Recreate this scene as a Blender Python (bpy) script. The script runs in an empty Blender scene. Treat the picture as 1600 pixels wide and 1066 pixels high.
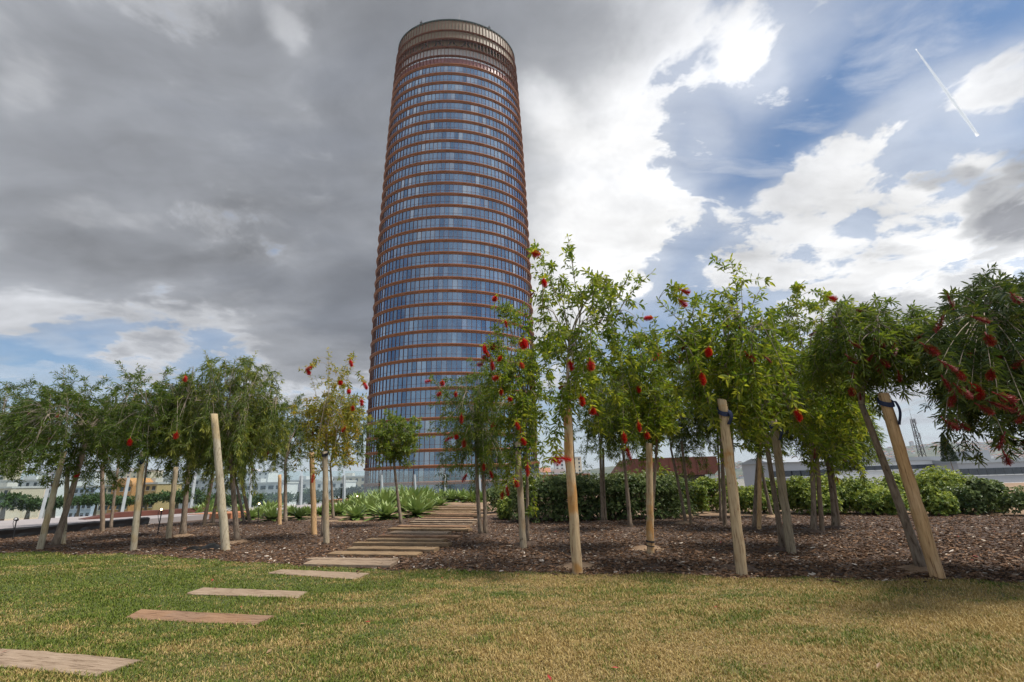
import bpy, math, random
import numpy as np
from mathutils import Matrix, Vector

rng = np.random.default_rng(7)
random.seed(7)
scene = bpy.context.scene
col = scene.collection
PI = math.pi

# ---------------------------------------------------------------- camera
FPX, PITCH, ROLL, EYE = 711.1, 0.300289, -0.028686, 1.0
_c, _s = math.cos(ROLL), math.sin(ROLL)
_cp, _sp = math.cos(PITCH), math.sin(PITCH)
R0, U0, FW = Vector((1, 0, 0)), Vector((0, -_sp, _cp)), Vector((0, _cp, _sp))
CR, CU = _c * R0 + _s * U0, _c * U0 - _s * R0
EYEP = Vector((0, 0, EYE))
cam_d = bpy.data.cameras.new('camera')
cam_d.sensor_width = 36.0
cam_d.lens = FPX / 1600 * 36.0
cam_d.clip_start, cam_d.clip_end = 0.05, 60000
cam = bpy.data.objects.new('camera', cam_d)
col.objects.link(cam)
cam.matrix_world = Matrix(((CR.x, CU.x, -FW.x, 0), (CR.y, CU.y, -FW.y, 0), (CR.z, CU.z, -FW.z, EYE), (0, 0, 0, 1)))
scene.camera = cam


def ray(px, py):
    return FW * FPX + CR * (px - 800) - CU * (py - 533)


def G(px, py, z=0.0):
    "point of the height z seen at a pixel of the photograph"
    d = ray(px, py)
    return EYEP + d * ((z - EYE) / d.z)


def P(px, py, Y):
    "point at the distance Y ahead seen at a pixel of the photograph"
    d = ray(px, py)
    return EYEP + d * (Y / d.y)


# ---------------------------------------------------------------- light and exposure
SUN_EL, SUN_AZ = math.radians(61), math.radians(104)      # azimuth measured from +Y towards +X
sun_d = bpy.data.lights.new('sun', 'SUN')
sun_d.energy = 3.2
sun_d.angle = math.radians(13)
sun_d.color = (1.0, 0.95, 0.87)
sun = bpy.data.objects.new('sun', sun_d)
col.objects.link(sun)
sv = Vector((math.sin(SUN_AZ) * math.cos(SUN_EL), math.cos(SUN_AZ) * math.cos(SUN_EL), math.sin(SUN_EL)))
sun.rotation_euler = sv.to_track_quat('Z', 'Y').to_euler()
scene.view_settings.view_transform = 'Standard'
scene.view_settings.look = 'None'
scene.view_settings.exposure = 0.7
scene.view_settings.gamma = 1.0
scene.view_settings.use_curve_mapping = False
scene.cycles.use_denoising = True
scene.cycles.max_bounces = 8
scene.cycles.sample_clamp_direct = 8.0
scene.cycles.sample_clamp_indirect = 4.0
scene.cycles.transparent_max_bounces = 12

# ---------------------------------------------------------------- sky: broken cloud over a clear blue
world = bpy.data.worlds.new('World')
scene.world = world
world.use_nodes = True
nt = world.node_tree
nt.nodes.clear()


class NB:
    "small helper that strings shader nodes together"

    def __init__(s, tree):
        s.t = tree

    def n(s, kind, **kw):
        x = s.t.nodes.new(kind)
        for k, v in kw.items():
            setattr(x, k, v)
        return x

    def put(s, sock, v):
        if v is None:
            return
        if isinstance(v, bpy.types.NodeSocket):
            s.t.links.new(v, sock)
        else:
            try:
                sock.default_value = v
            except (TypeError, ValueError):
                sock.default_value = tuple(v) + (1.0,)

    def m(s, op, a, b=None, c=None, clamp=False):
        x = s.n('ShaderNodeMath', operation=op, use_clamp=clamp)
        for k, v in enumerate((a, b, c)):
            s.put(x.inputs[k], v)
        return x.outputs[0]

    def vm(s, op, a, b=None, out=0, scale=None):
        x = s.n('ShaderNodeVectorMath', operation=op)
        s.put(x.inputs[0], a)
        if b is not None:
            s.put(x.inputs[1], b)
        if scale is not None:
            s.put(x.inputs['Scale'], scale)
        return x.outputs[out]

    def mr(s, v, a, b, c=0.0, d=1.0, kind='SMOOTHSTEP', clamp=True):
        x = s.n('ShaderNodeMapRange', interpolation_type=kind, clamp=clamp)
        for k, q in enumerate((v, a, b, c, d)):
            s.put(x.inputs[k], q)
        return x.outputs[0]

    def noise(s, vec, scale, detail=5.0, rough=0.55, dist=0.0, lac=2.0, col=False):
        x = s.n('ShaderNodeTexNoise')
        s.put(x.inputs['Vector'], vec)
        x.inputs['Scale'].default_value = scale
        x.inputs['Detail'].default_value = detail
        x.inputs['Roughness'].default_value = rough
        x.inputs['Lacunarity'].default_value = lac
        x.inputs['Distortion'].default_value = dist
        return x.outputs['Color' if col else 'Fac']

    def mix(s, f, a, b, mode='MIX'):
        x = s.n('ShaderNodeMix', data_type='RGBA', blend_type=mode)
        s.put(x.inputs['Factor'], f)
        s.put(x.inputs['A'] if False else x.inputs[6], a)
        s.put(x.inputs[7], b)
        return x.outputs[2]

    def comb(s, x, y, z):
        q = s.n('ShaderNodeCombineXYZ')
        for k, v in enumerate((x, y, z)):
            s.put(q.inputs[k], v)
        return q.outputs[0]

    def ramp(s, f, stops, interp='LINEAR'):
        x = s.n('ShaderNodeValToRGB')
        x.color_ramp.interpolation = interp
        e = x.color_ramp.elements
        while len(e) < len(stops):
            e.new(0.5)
        for k, (p, c) in enumerate(stops):
            e[k].position = p
            e[k].color = tuple(c) + (1.0,)
        s.put(x.inputs[0], f)
        return x.outputs[0]


W = NB(nt)
SKY_STRENGTH = 0.07
tc = W.n('ShaderNodeTexCoord').outputs['Generated']
ndir = W.vm('NORMALIZE', tc)
sep = W.n('ShaderNodeSeparateXYZ')
nt.links.new(ndir, sep.inputs[0])
# a fixed compass frame for laying the cloud banks out: s along the bank, t upward
dF = W.vm('DOT_PRODUCT', ndir, tuple(FW), out=1)
dR = W.vm('DOT_PRODUCT', ndir, tuple(CR), out=1)
dU = W.vm('DOT_PRODUCT', ndir, tuple(CU), out=1)
dFs = W.m('MAXIMUM', dF, 0.12)
su = W.m('MULTIPLY_ADD', W.m('DIVIDE', dR, dFs), FPX / 1600, 0.5)
tu = W.m('MULTIPLY_ADD', W.m('DIVIDE', dU, dFs), -FPX / 1600, 533 / 1600)
front = W.mr(dF, 0.18, 0.42)
# cloud-deck coordinates: the dome flattened, so that clouds shrink towards the horizon
zz = W.m('ADD', W.m('MAXIMUM', sep.outputs[2], 0.0), 0.16)
deck = W.comb(W.m('DIVIDE', sep.outputs[0], zz), W.m('DIVIDE', sep.outputs[1], zz), 0.3)
warp = W.noise(deck, 1.1, 3.0, 0.5, col=True)
deckw = W.vm('ADD', deck, W.vm('SCALE', W.vm('SUBTRACT', warp, (0.5, 0.5, 0.5)), scale=0.55))
n_big = W.noise(deckw, 1.25, 7.0, 0.60)
n_mid = W.noise(deckw, 3.1, 8.0, 0.62)
n_fine = W.noise(W.vm('ADD', deckw, (7.3, 2.1, 0.0)), 8.0, 6.0, 0.62)
n_soft = W.noise(W.vm('ADD', deck, (3.7, 9.1, 0.0)), 0.9, 4.0, 0.5)
wob = W.vm('SCALE', W.vm('SUBTRACT', W.noise(deck, 2.2, 5.0, 0.6, col=True), (0.5, 0.5, 0.5)), scale=0.085)
st = W.vm('ADD', W.comb(su, tu, 0.0), W.vm('MULTIPLY', wob, (1.0, 1.0, 0.0)))


def blobs(items, base=0.0):
    "sum of soft elliptical patches: x, y, half width, half height (1600 units), turn in degrees, weight"
    acc = base
    for (x, y, rx, ry, rot, w) in items:
        mp = W.n('ShaderNodeMapping', vector_type='TEXTURE')
        if isinstance(acc, bpy.types.NodeSocket):      # strings the patches one after the other (keeps the shader stack small)
            x_ = W.n('ShaderNodeVectorMath', operation='MULTIPLY_ADD')
            nt.links.new(acc, x_.inputs[0])
            x_.inputs[1].default_value = (0, 0, 0)
            nt.links.new(st, x_.inputs[2])
            nt.links.new(x_.outputs[0], mp.inputs[0])
        else:
            nt.links.new(st, mp.inputs[0])
        mp.inputs['Location'].default_value = (x / 1600, y / 1600, 0)
        mp.inputs['Rotation'].default_value = (0, 0, math.radians(rot))
        mp.inputs['Scale'].default_value = (rx / 1600, ry / 1600, 1)
        ln = W.vm('LENGTH', mp.outputs[0], out=1)
        acc = W.m('MULTIPLY_ADD', W.mr(ln, 0.25, 1.25, 1.0, 0.0), w, acc)
    return acc


#SKYLAYOUT
cover = blobs([
    # the great grey bank on the left and its bright front edge
    (250, 150, 800, 440, 0, 0.62), (0, 250, 330, 300, 0, 0.34), (60, 40, 200, 120, 0, 0.2), (760, 100, 420, 300, 0, 0.36), (860, 340, 230, 240, 0, 0.40),
    (480, 440, 480, 150, 0, 0.34), (1120, 10, 290, 130, -20, 0.46), (1180, 85, 55, 85, 0, 0.30),
    (950, 310, 150, 220, 0, 0.34), (930, 400, 150, 110, 0, 0.42), (520, 560, 170, 110, 0, 0.45), (680, 480, 240, 160, 0, 0.35), (830, 560, 150, 140, 0, 0.3),
    # broken white field on the right
    (1450, 320, 350, 190, -18, 0.42), (1560, 110, 130, 80, -35, 0.50), (1330, 440, 280, 90, 0, 0.30), (1215, 400, 90, 60, -20, 0.30), (1280, 300, 130, 70, -35, 0.30), (1180, 330, 80, 60, -20, 0.22), (1390, 170, 120, 60, -35, 0.18), (1300, 560, 200, 90, 0, 0.35),
    (1580, 400, 200, 190, 0, 0.25), (1130, 360, 60, 70, 0, 0.24), (1360, 215, 120, 45, -30, 0.26), (1420, 500, 200, 60, 0, 0.35),
    (1560, 640, 260, 90, 0, 0.55), (1150, 660, 120, 50, 0, 0.4), (1500, 560, 200, 90, 0, 0.3), (1060, 290, 60, 90, 20, 0.16),
    # low puffs on the left
    (30, 500, 110, 50, 0, 0.40), (235, 552, 85, 34, 0, 0.50), (380, 505, 70, 40, 0, 0.15), (100, 536, 140, 12, 8, 0.30),
    (60, 575, 220, 12, 6, 0.32), (480, 545, 90, 60, 0, 0.35), (250, 620, 300, 50, 0, 0.2),
    (880, 240, 120, 220, 0, 0.25), (1250, 270, 90, 40, -40, 0.20), (1150, 430, 70, 40, 0, 0.2), (1110, 200, 40, 50, 0, 0.22), (1080, 300, 40, 40, 0, 0.22), (1480, 60, 90, 40, -35, 0.2),
    # clear blue lanes
    (1290, 170, 300, 60, -47, -0.28), (1060, 250, 60, 100, 10, -0.22), (1080, 400, 110, 50, -20, -0.16), (1500, 30, 170, 70, -15, -0.34),
    (80, 545, 150, 50, 4, -0.30), (390, 530, 120, 40, 8, -0.26), (1240, 340, 130, 50, -35, -0.16),
])
thickf = blobs([
    (300, 220, 680, 360, 0, 0.55), (600, 330, 240, 260, 0, 0.28), (700, 60, 260, 160, 0, 0.30), (880, 40, 220, 80, 0, 0.18),
    (520, 470, 340, 70, 10, 0.30), (530, 550, 150, 80, 0, 0.45), (640, 480, 150, 120, 0, 0.30), 
    (1575, 345, 95, 62, -12, 1.5), (1490, 282, 90, 28, 0, 0.9), (1600, 240, 55, 55, 0, 1.2), (1400, 482, 95, 38, -5, 0.7),
    (1380, 395, 60, 24, 0, 0.3), (1540, 650, 260, 40, 0, 0.7), (1130, 645, 120, 30, 0, 0.5), (1530, 430, 70, 20, -10, 0.35),
    # light breaks in the grey bank
    (455, 60, 26, 75, -28, -0.30), (30, 130, 70, 60, 0, -0.20), (130, 330, 110, 45, 0, -0.22), (225, 350, 50, 24, 0, -0.2),
    (600, 175, 60, 90, 0, -0.12), (30, 490, 120, 50, 0, -0.4), (330, 480, 200, 22, 0, -0.2), (860, 170, 40, 60, 0, -0.25),
], 0.06)
glow = blobs([(960, 330, 220, 260, 0, 1.0), (1500, 380, 420, 260, 0, 0.9), (1190, 80, 150, 110, 0, 0.5), (1380, 120, 300, 160, 0, 0.3)], 0.0)

puff = W.m('ADD', W.m('MULTIPLY_ADD', n_big, 0.9, -0.45), W.m('MULTIPLY_ADD', n_mid, 1.25, -0.625))
puff = W.m('ADD', puff, W.m('MULTIPLY_ADD', n_fine, 0.75, -0.375))
rgt = blobs([(1330, 300, 380, 330, 0, 1.0), (1060, 250, 110, 190, 0, 0.7)])
puff = W.m('MULTIPLY', puff, W.m('MULTIPLY_ADD', rgt, 0.75, 1.0))
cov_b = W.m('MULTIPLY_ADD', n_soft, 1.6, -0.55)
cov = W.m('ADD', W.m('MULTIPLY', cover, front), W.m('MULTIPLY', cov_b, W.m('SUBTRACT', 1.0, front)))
dens = W.m('ADD', W.m('SUBTRACT', cov, 0.22), W.m('MULTIPLY', puff, W.m('MULTIPLY_ADD', front, 0.6, 0.4)))
alpha = W.mr(dens, 0.0, W.m('MULTIPLY_ADD', front, -0.34, 0.70))
veil = W.m('MULTIPLY', W.mr(W.m('ADD', cov, W.m('MULTIPLY_ADD', n_big, 1.2, -0.6)), -0.3, 0.5), 0.48)          # thin veil round the clouds
cirrus = W.noise(W.vm('MULTIPLY', W.vm('ADD', deckw, (2.0, 6.0, 0.0)), (1.0, 2.6, 1.0)), 2.6, 7.0, 0.62)
veil = W.m('MAXIMUM', veil, W.m('MULTIPLY', W.mr(cirrus, 0.45, 0.72), 0.45))
alpha = W.m('MAXIMUM', alpha, veil)
th_b = W.m('MULTIPLY_ADD', n_soft, 1.2, -0.42)
th = W.m('ADD', W.m('MULTIPLY', thickf, front), W.m('MULTIPLY', th_b, W.m('SUBTRACT', 1.0, front)))
n_streak = W.noise(W.vm('MULTIPLY', W.vm('ADD', deckw, (1.1, 5.3, 0.0)), (0.8, 2.0, 1.0)), 1.7, 6.0, 0.55)
relief = W.m('ADD', W.m('MULTIPLY_ADD', n_mid, 0.85, -0.425), W.m('MULTIPLY_ADD', n_streak, 0.9, -0.45))
th = W.m('ADD', th, relief)
th = W.m('MULTIPLY', th, W.mr(dens, 0.0, 0.55))
K = 0.615 / SKY_STRENGTH
glow = W.m('ADD', W.m('MULTIPLY', glow, front), W.m('MULTIPLY', W.m('SUBTRACT', 1.0, front), 1.25))  # unseen clouds behind the camera, added bright to front-light the garden
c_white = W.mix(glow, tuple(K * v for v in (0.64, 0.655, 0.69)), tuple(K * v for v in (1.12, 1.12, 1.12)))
c_mid = W.mix(glow, tuple(K * v for v in (0.325, 0.34, 0.37)), tuple(K * v for v in (0.66, 0.67, 0.69)))
c_grey = W.mix(glow, tuple(K * v for v in (0.190, 0.205, 0.236)), tuple(K * v for v in (0.36, 0.37, 0.40)))
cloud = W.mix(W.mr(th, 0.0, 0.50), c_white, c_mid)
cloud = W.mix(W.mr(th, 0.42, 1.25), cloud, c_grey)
billow = W.m('ADD', W.m('MULTIPLY_ADD', n_streak, 2.1, -0.05), W.m('MULTIPLY_ADD', W.noise(W.vm('ADD', deckw, (4.4, 0.7, 0.0)), 4.6, 6.0, 0.6), 0.5, -0.25))
cloud = W.mix(0.75, cloud, W.vm('SCALE', cloud, scale=billow))
sky = W.n('ShaderNodeTexSky', sky_type='NISHITA')
sky.sun_disc = False
sky.sun_elevation = SUN_EL
sky.sun_rotation = SUN_AZ
sky.air_density, sky.dust_density, sky.ozone_density = 1.0, 0.6, 2.0
blue = W.mix(1.0, sky.outputs[0], (0.76, 0.92, 1.0), 'MULTIPLY')
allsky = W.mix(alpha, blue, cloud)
lowhaze = W.m('MULTIPLY', W.mr(sep.outputs[2], 0.0, 0.24, 1.0, 0.0), 0.80)
allsky = W.mix(lowhaze, allsky, tuple(K * v for v in (0.60, 0.66, 0.72)))
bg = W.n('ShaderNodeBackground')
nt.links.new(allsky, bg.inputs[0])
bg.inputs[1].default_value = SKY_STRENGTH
wo = W.n('ShaderNodeOutputWorld')
nt.links.new(bg.outputs[0], wo.inputs[0])
world.cycles.sampling_method = 'MANUAL'
world.cycles.sample_map_resolution = 512

# ================================================================ helpers
def tag(o, label=None, cat=None, group=None, kind=None):
    if label: o['label'] = label
    if cat: o['category'] = cat
    if group: o['group'] = group
    if cat and not kind: kind = 'thing'
    if kind: o['kind'] = kind
    return o


def empty(name, loc, label=None, cat=None, group=None, rz=0.0):
    o = bpy.data.objects.new(name, None)
    o.empty_display_size = 0.1
    col.objects.link(o)
    o.location = loc
    o.rotation_euler = (0, 0, rz)
    return tag(o, label, cat, group)


def mesh_np(name, V, faces, smooth=False, attrs=None):
    "mesh from arrays; faces is a list of (n x k int array, material slot)"
    me = bpy.data.meshes.new(name)
    V = np.ascontiguousarray(V, dtype=np.float32)
    me.vertices.add(len(V))
    me.vertices.foreach_set('co', V.ravel())
    loops, starts, mats, tot = [], [], [], 0
    for F, mi in faces:
        F = np.asarray(F, dtype=np.int32)
        if len(F) == 0:
            continue
        k = F.shape[1]
        loops.append(F.ravel())
        starts.append(tot + np.arange(len(F), dtype=np.int32) * k)
        mats.append(np.full(len(F), mi, dtype=np.int32))
        tot += F.size
    loops, starts, mats = np.concatenate(loops), np.concatenate(starts), np.concatenate(mats)
    me.loops.add(tot)
    me.loops.foreach_set('vertex_index', loops)
    me.polygons.add(len(starts))
    me.polygons.foreach_set('loop_start', starts)
    me.polygons.foreach_set('material_index', mats)
    me.polygons.foreach_set('use_smooth', np.full(len(starts), bool(smooth)))
    for an, av in (attrs or {}).items():
        a = me.attributes.new(an, 'FLOAT', 'POINT')
        a.data.foreach_set('value', np.asarray(av, dtype=np.float32))
    me.update(calc_edges=True)
    me.validate()
    return me


def link(name, me, mats, parent=None, loc=None):
    o = bpy.data.objects.new(name, me)
    col.objects.link(o)
    if parent is not None:
        o.parent = parent
    if loc is not None:
        o.location = loc
    if mats is not None and len(me.materials) == 0:
        for m_ in (mats if isinstance(mats, (list, tuple)) else [mats]):
            me.materials.append(m_)
    return o


class MB:
    "collects simple shapes into ONE mesh"

    def __init__(s):
        s.V, s.F, s.n = [], {}, 0

    def add(s, V, F, mat=0):
        V = np.asarray(V, float)
        for f in F:
            s.F.setdefault((len(f), mat), []).append([i + s.n for i in f])
        s.V.append(V)
        s.n += len(V)

    def addnp(s, V, F, mat=0):
        F = np.asarray(F) + s.n
        s.F.setdefault((F.shape[1], mat), []).extend(F.tolist())
        s.V.append(np.asarray(V, float))
        s.n += len(V)

    def box(s, lo, hi, mat=0, rz=0.0, org=None):
        x0, y0, z0 = lo
        x1, y1, z1 = hi
        V = np.array([(x0, y0, z0), (x1, y0, z0), (x1, y1, z0), (x0, y1, z0), (x0, y0, z1), (x1, y0, z1), (x1, y1, z1), (x0, y1, z1)], float)
        if rz:
            V = rot_z(V, rz)
        if org is not None:
            V = V + np.asarray(org)
        s.add(V, [(0, 3, 2, 1), (4, 5, 6, 7), (0, 1, 5, 4), (1, 2, 6, 5), (2, 3, 7, 6), (3, 0, 4, 7)], mat)

    def prism(s, pts, axis, a, b, mat=0):
        "outline in the plane across an axis, drawn out from a to b"
        n = len(pts)
        def at(p, q):
            return {'y': (p[0], q, p[1]), 'x': (q, p[0], p[1]), 'z': (p[0], p[1], q)}[axis]
        V = [at(p, a) for p in pts] + [at(p, b) for p in pts]
        F = [tuple(range(n))[::-1], tuple(range(n, 2 * n))] + [(i, (i + 1) % n, n + (i + 1) % n, n + i) for i in range(n)]
        s.add(V, F, mat)

    def tube(s, pts, rad, k=6, mat=0, caps=True):
        V, F = tube_arrays(pts, rad, k)
        s.addnp(V, F, mat)
        if caps:
            base = s.n - len(V)
            s.F.setdefault((k, mat), []).append([base + i for i in range(k)][::-1])
            s.F.setdefault((k, mat), []).append([s.n - k + i for i in range(k)])

    def mesh(s, name, smooth=False):
        return mesh_np(name, np.concatenate(s.V), [(np.array(f), k[1]) for k, f in s.F.items()], smooth)

    def build(s, name, mats, parent=None, loc=None, smooth=False):
        return link(name, s.mesh(name, smooth), mats, parent, loc)


def rot_z(V, a):
    c, s_ = math.cos(a), math.sin(a)
    V = np.asarray(V, float)
    return np.stack([V[:, 0] * c - V[:, 1] * s_, V[:, 0] * s_ + V[:, 1] * c, V[:, 2]], 1)


def norm(v):
    v = np.asarray(v, float)
    return v / np.maximum(np.linalg.norm(v, axis=-1, keepdims=True), 1e-9)


def frames(T):
    "two unit vectors across each tangent"
    ref = np.where(np.abs(T[:, 2:3]) < 0.9, np.array([[0, 0, 1.0]]), np.array([[1.0, 0, 0]]))
    A = norm(np.cross(T, ref))
    return A, np.cross(T, A)


def tube_arrays(pts, rad, k):
    pts = np.asarray(pts, float)
    n = len(pts)
    rad = np.broadcast_to(np.asarray(rad, float), (n,)) if np.ndim(rad) < 2 else np.asarray(rad)
    T = norm(np.gradient(pts, axis=0))
    A, B = frames(norm(T.mean(0, keepdims=True)))
    A = np.repeat(A, n, 0)
    A = norm(A - T * (A * T).sum(1, keepdims=True))
    B = np.cross(T, A)
    a = np.arange(k) * 2 * PI / k
    rr = rad[:, None] if rad.ndim == 1 else rad
    V = pts[:, None, :] + rr[..., None] * (np.cos(a)[None, :, None] * A[:, None, :] + np.sin(a)[None, :, None] * B[:, None, :])
    i = np.arange(n - 1)[:, None] * k
    j = np.arange(k)[None, :]
    F = np.stack([i + j, i + (j + 1) % k, i + k + (j + 1) % k, i + k + j], -1).reshape(-1, 4)
    return V.reshape(-1, 3), F


def clone(o, parent=None):
    "a copy of a thing, its parts and their parts"
    c = o.copy()
    col.objects.link(c)
    if parent is not None:
        c.parent = parent
    for ch in o.children:
        clone(ch, c)
    return c


# ================================================================ materials
def mat(name):
    m_ = bpy.data.materials.new(name)
    m_.use_nodes = True
    b = NB(m_.node_tree)
    bs = m_.node_tree.nodes['Principled BSDF']
    return m_, b, bs


def plain(name, c, rough=0.7, var=0.25, scale=3.0, metal=0.0, bump=0.0, spec=0.5, stretch=(1, 1, 1), detail=4.0):
    "one colour with uneven wear"
    m_, b, bs = mat(name)
    v = b.vm('MULTIPLY', b.n('ShaderNodeTexCoord').outputs['Object'], stretch)
    f = b.noise(v, scale, detail, 0.6)
    lo, hi = [x * (1 - var) for x in c], [min(1, x * (1 + var)) for x in c]
    b.put(bs.inputs['Base Color'], b.ramp(f, [(0.3, lo), (0.7, hi)]))
    bs.inputs['Roughness'].default_value = rough
    bs.inputs['Metallic'].default_value = metal
    bs.inputs['Specular IOR Level'].default_value = spec
    if bump:
        bp = b.n('ShaderNodeBump')
        bp.inputs['Strength'].default_value = bump
        bp.inputs['Distance'].default_value = 0.02
        b.put(bp.inputs['Height'], b.noise(v, scale * 4, 4.0, 0.6))
        b.put(bs.inputs['Normal'], bp.outputs[0])
    return m_


def leafy(name, cols, trans=0.35, rough=0.5, tip=None):
    "leaf colour that varies leaf by leaf, light passing through"
    m_, b, bs = mat(name)
    g = b.n('ShaderNodeNewGeometry')
    st_ = [(i / max(1, len(cols) - 1), c) for i, c in enumerate(cols)]
    pos = b.noise(b.n('ShaderNodeTexCoord').outputs['Object'], 1.6, 2.0)
    f = b.m('ADD', b.m('MULTIPLY', g.outputs['Random Per Island'], 0.7), b.m('MULTIPLY_ADD', pos, 1.0, -0.35), clamp=True)
    c = b.ramp(f, st_)
    if tip is not None:
        at = b.n('ShaderNodeAttribute', attribute_name='young')
        c = b.mix(at.outputs['Fac'], c, tip)
    b.put(bs.inputs['Base Color'], c)
    bs.inputs['Roughness'].default_value = rough
    bs.inputs['Specular IOR Level'].default_value = 0.35
    tr = b.n('ShaderNodeBsdfTranslucent')
    b.put(tr.inputs[0], b.mix(1.0, c, (1.25, 1.15, 0.55), 'MULTIPLY'))
    mx = b.n('ShaderNodeMixShader')
    mx.inputs[0].default_value = trans
    out = m_.node_tree.nodes['Material Output']
    m_.node_tree.links.new(bs.outputs[0], mx.inputs[1])
    m_.node_tree.links.new(tr.outputs[0], mx.inputs[2])
    m_.node_tree.links.new(mx.outputs[0], out.inputs[0])
    return m_


def timber(name, c_lo, c_hi, c_dark, along=(9, 9, 0.7), rough=0.8, scale=6.0, bump=0.35, patch=None):
    "timber with grain drawn out along one axis, knots and stains"
    m_, b, bs = mat(name)
    oi = b.n('ShaderNodeObjectInfo').outputs['Random']
    v = b.n('ShaderNodeTexCoord').outputs['Object']
    v = b.vm('ADD', v, b.comb(b.m('MULTIPLY', oi, 17.0), b.m('MULTIPLY', oi, 5.0), b.m('MULTIPLY', oi, 31.0)))
    g1 = b.noise(b.vm('MULTIPLY', v, along), scale, 6.0, 0.65)
    g2 = b.noise(v, 2.3, 4.0, 0.6)
    kn = b.noise(b.vm('MULTIPLY', v, (1.4, 1.4, 0.9)), 9.0, 2.0, 0.5)
    c = b.ramp(g1, [(0.34, c_dark), (0.44, c_lo), (0.70, c_hi)])
    if patch is not None:
        c = b.mix(b.mr(g2, 0.48, 0.62), c, b.mix(1.0, c, patch, 'MULTIPLY'))
    c = b.mix(b.mr(kn, 0.70, 0.76), c, c_dark)
    c = b.mix(b.m('MULTIPLY', b.m('SUBTRACT', oi, 0.5), 0.5), c, (0.0, 0.0, 0.0)) if False else c
    b.put(bs.inputs['Base Color'], c)
    bs.inputs['Roughness'].default_value = rough
    bs.inputs['Specular IOR Level'].default_value = 0.25
    bp = b.n('ShaderNodeBump')
    bp.inputs['Strength'].default_value = bump
    bp.inputs['Distance'].default_value = 0.01
    b.put(bp.inputs['Height'], g1)
    b.put(bs.inputs['Normal'], bp.outputs[0])
    return m_


def in_poly(x, y, poly):
    poly = np.asarray(poly)
    ins = np.zeros(len(x), bool)
    j = len(poly) - 1
    for i in range(len(poly)):
        xi, yi = poly[i]
        xj, yj = poly[j]
        cnd = ((yi > y) != (yj > y)) & (x < (xj - xi) * (y - yi) / (yj - yi + 1e-12) + xi)
        ins ^= cnd
        j = i
    return ins


def sheet(name, poly, z, m_, kind='structure', thick=0.0):
    me = bpy.data.meshes.new(name)
    n = len(poly)
    me.from_pydata([(p[0], p[1], z) for p in poly], [], [tuple(range(n))])
    me.update()
    if me.polygons[0].normal.z < 0:
        me.flip_normals()
    o = link(name, me, m_)
    return tag(o, kind=kind)


def xy(px, py, z=0.0):
    g = G(px, py, z)
    return (g.x, g.y)

# ================================================================ the setting: ground, bed, lawn
STREET = -11.0
m_city, b, bs = mat('city_ground')
v = b.n('ShaderNodeTexCoord').outputs['Object']
b.put(bs.inputs['Base Color'], b.ramp(b.noise(v, 0.012, 6.0, 0.6), [(0.3, (0.10, 0.12, 0.06)), (0.5, (0.22, 0.20, 0.17)), (0.7, (0.30, 0.28, 0.25))]))
bs.inputs['Roughness'].default_value = 0.95
sheet('ground', [(-9000, -3000), (9000, -3000), (9000, 9000), (-9000, 9000)], STREET, m_city)

m_deck = plain('roof_slab', (0.34, 0.31, 0.29), 0.9, 0.12, 0.8)
BAL = [(-44.0, -6.5), (-19.3, 17.0), (-11.0, 25.0), (-5.0, 31.5), (4.0, 34.5)]          # line of the glass balustrade
ROOF = [(-44.6, -25), (60, -25), (60, 35), (4, 35)] + [(x - 0.25, y + 0.25) for x, y in BAL[::-1]]
mb = MB()
mb.prism(ROOF, 'z', STREET + 0.01, -0.02)
tag(mb.build('roof_deck', m_deck), kind='structure')

m_soil, b, bs = mat('sandy_soil')
v = b.n('ShaderNodeTexCoord').outputs['Object']
f1, f2 = b.noise(v, 0.9, 6.0, 0.6), b.noise(v, 14.0, 5.0, 0.65)
c = b.ramp(f1, [(0.32, (0.20, 0.12, 0.065)), (0.5, (0.30, 0.195, 0.115)), (0.7, (0.37, 0.26, 0.165))])
c = b.mix(b.mr(f2, 0.35, 0.65, 0.0, 0.55), c, (0.16, 0.095, 0.055))
b.put(bs.inputs['Base Color'], c)
bs.inputs['Roughness'].default_value = 0.95
bp = b.n('ShaderNodeBump'); bp.inputs['Strength'].default_value = 0.6; bp.inputs['Distance'].default_value = 0.04
b.put(bp.inputs['Height'], f2); b.put(bs.inputs['Normal'], bp.outputs[0])
SOIL = [(-16, -12), (45, -12), (45, 33), (6, 33), (-3.0, 28), (-8.6, 21), (-12.0, 15.9), (-12.7, 11.2), (-14.5, 0)]
sheet('soil', SOIL, 0.0, m_soil)

EDGE = [(-900, 862), (-300, 866), (0, 866), (60, 862), (120, 868), (200, 866), (300, 874), (420, 882), (540, 889), (650, 892), (760, 893),
        (900, 898), (1040, 899), (1160, 904), (1300, 905), (1470, 909), (1600, 911), (1900, 918), (2500, 930)]
EDGE_W = [xy(*p) for p in EDGE] + [(15.0, 3.4), (29.0, 3.1)]
# the edge wanders a little
ex = np.interp(np.linspace(0, 1, 240), np.linspace(0, 1, len(EDGE_W)), [p[0] for p in EDGE_W])
ey = np.interp(ex, [p[0] for p in EDGE_W], [p[1] for p in EDGE_W]) + 0.05 * np.sin(ex * 5.1) + 0.035 * np.sin(ex * 13.7 + 1)
LAWN = list(zip(ex.tolist(), ey.tolist())) + [(30, -10), (-30, -10)]
FAR = [(-300, 875), (0, 839), (120, 822), (255, 812), (330, 808), (470, 814), (560, 817), (640, 806), (760, 806), (830, 800), (940, 812), (1060, 811),
       (1180, 806), (1330, 805), (1600, 806), (2100, 806)]
FAR_W = [xy(*p) for p in FAR] + [(22.0, 8.6), (29.0, 8.4)]
MULCH = list(zip(ex.tolist(), (ey - 0.04).tolist())) + FAR_W[::-1]

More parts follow.
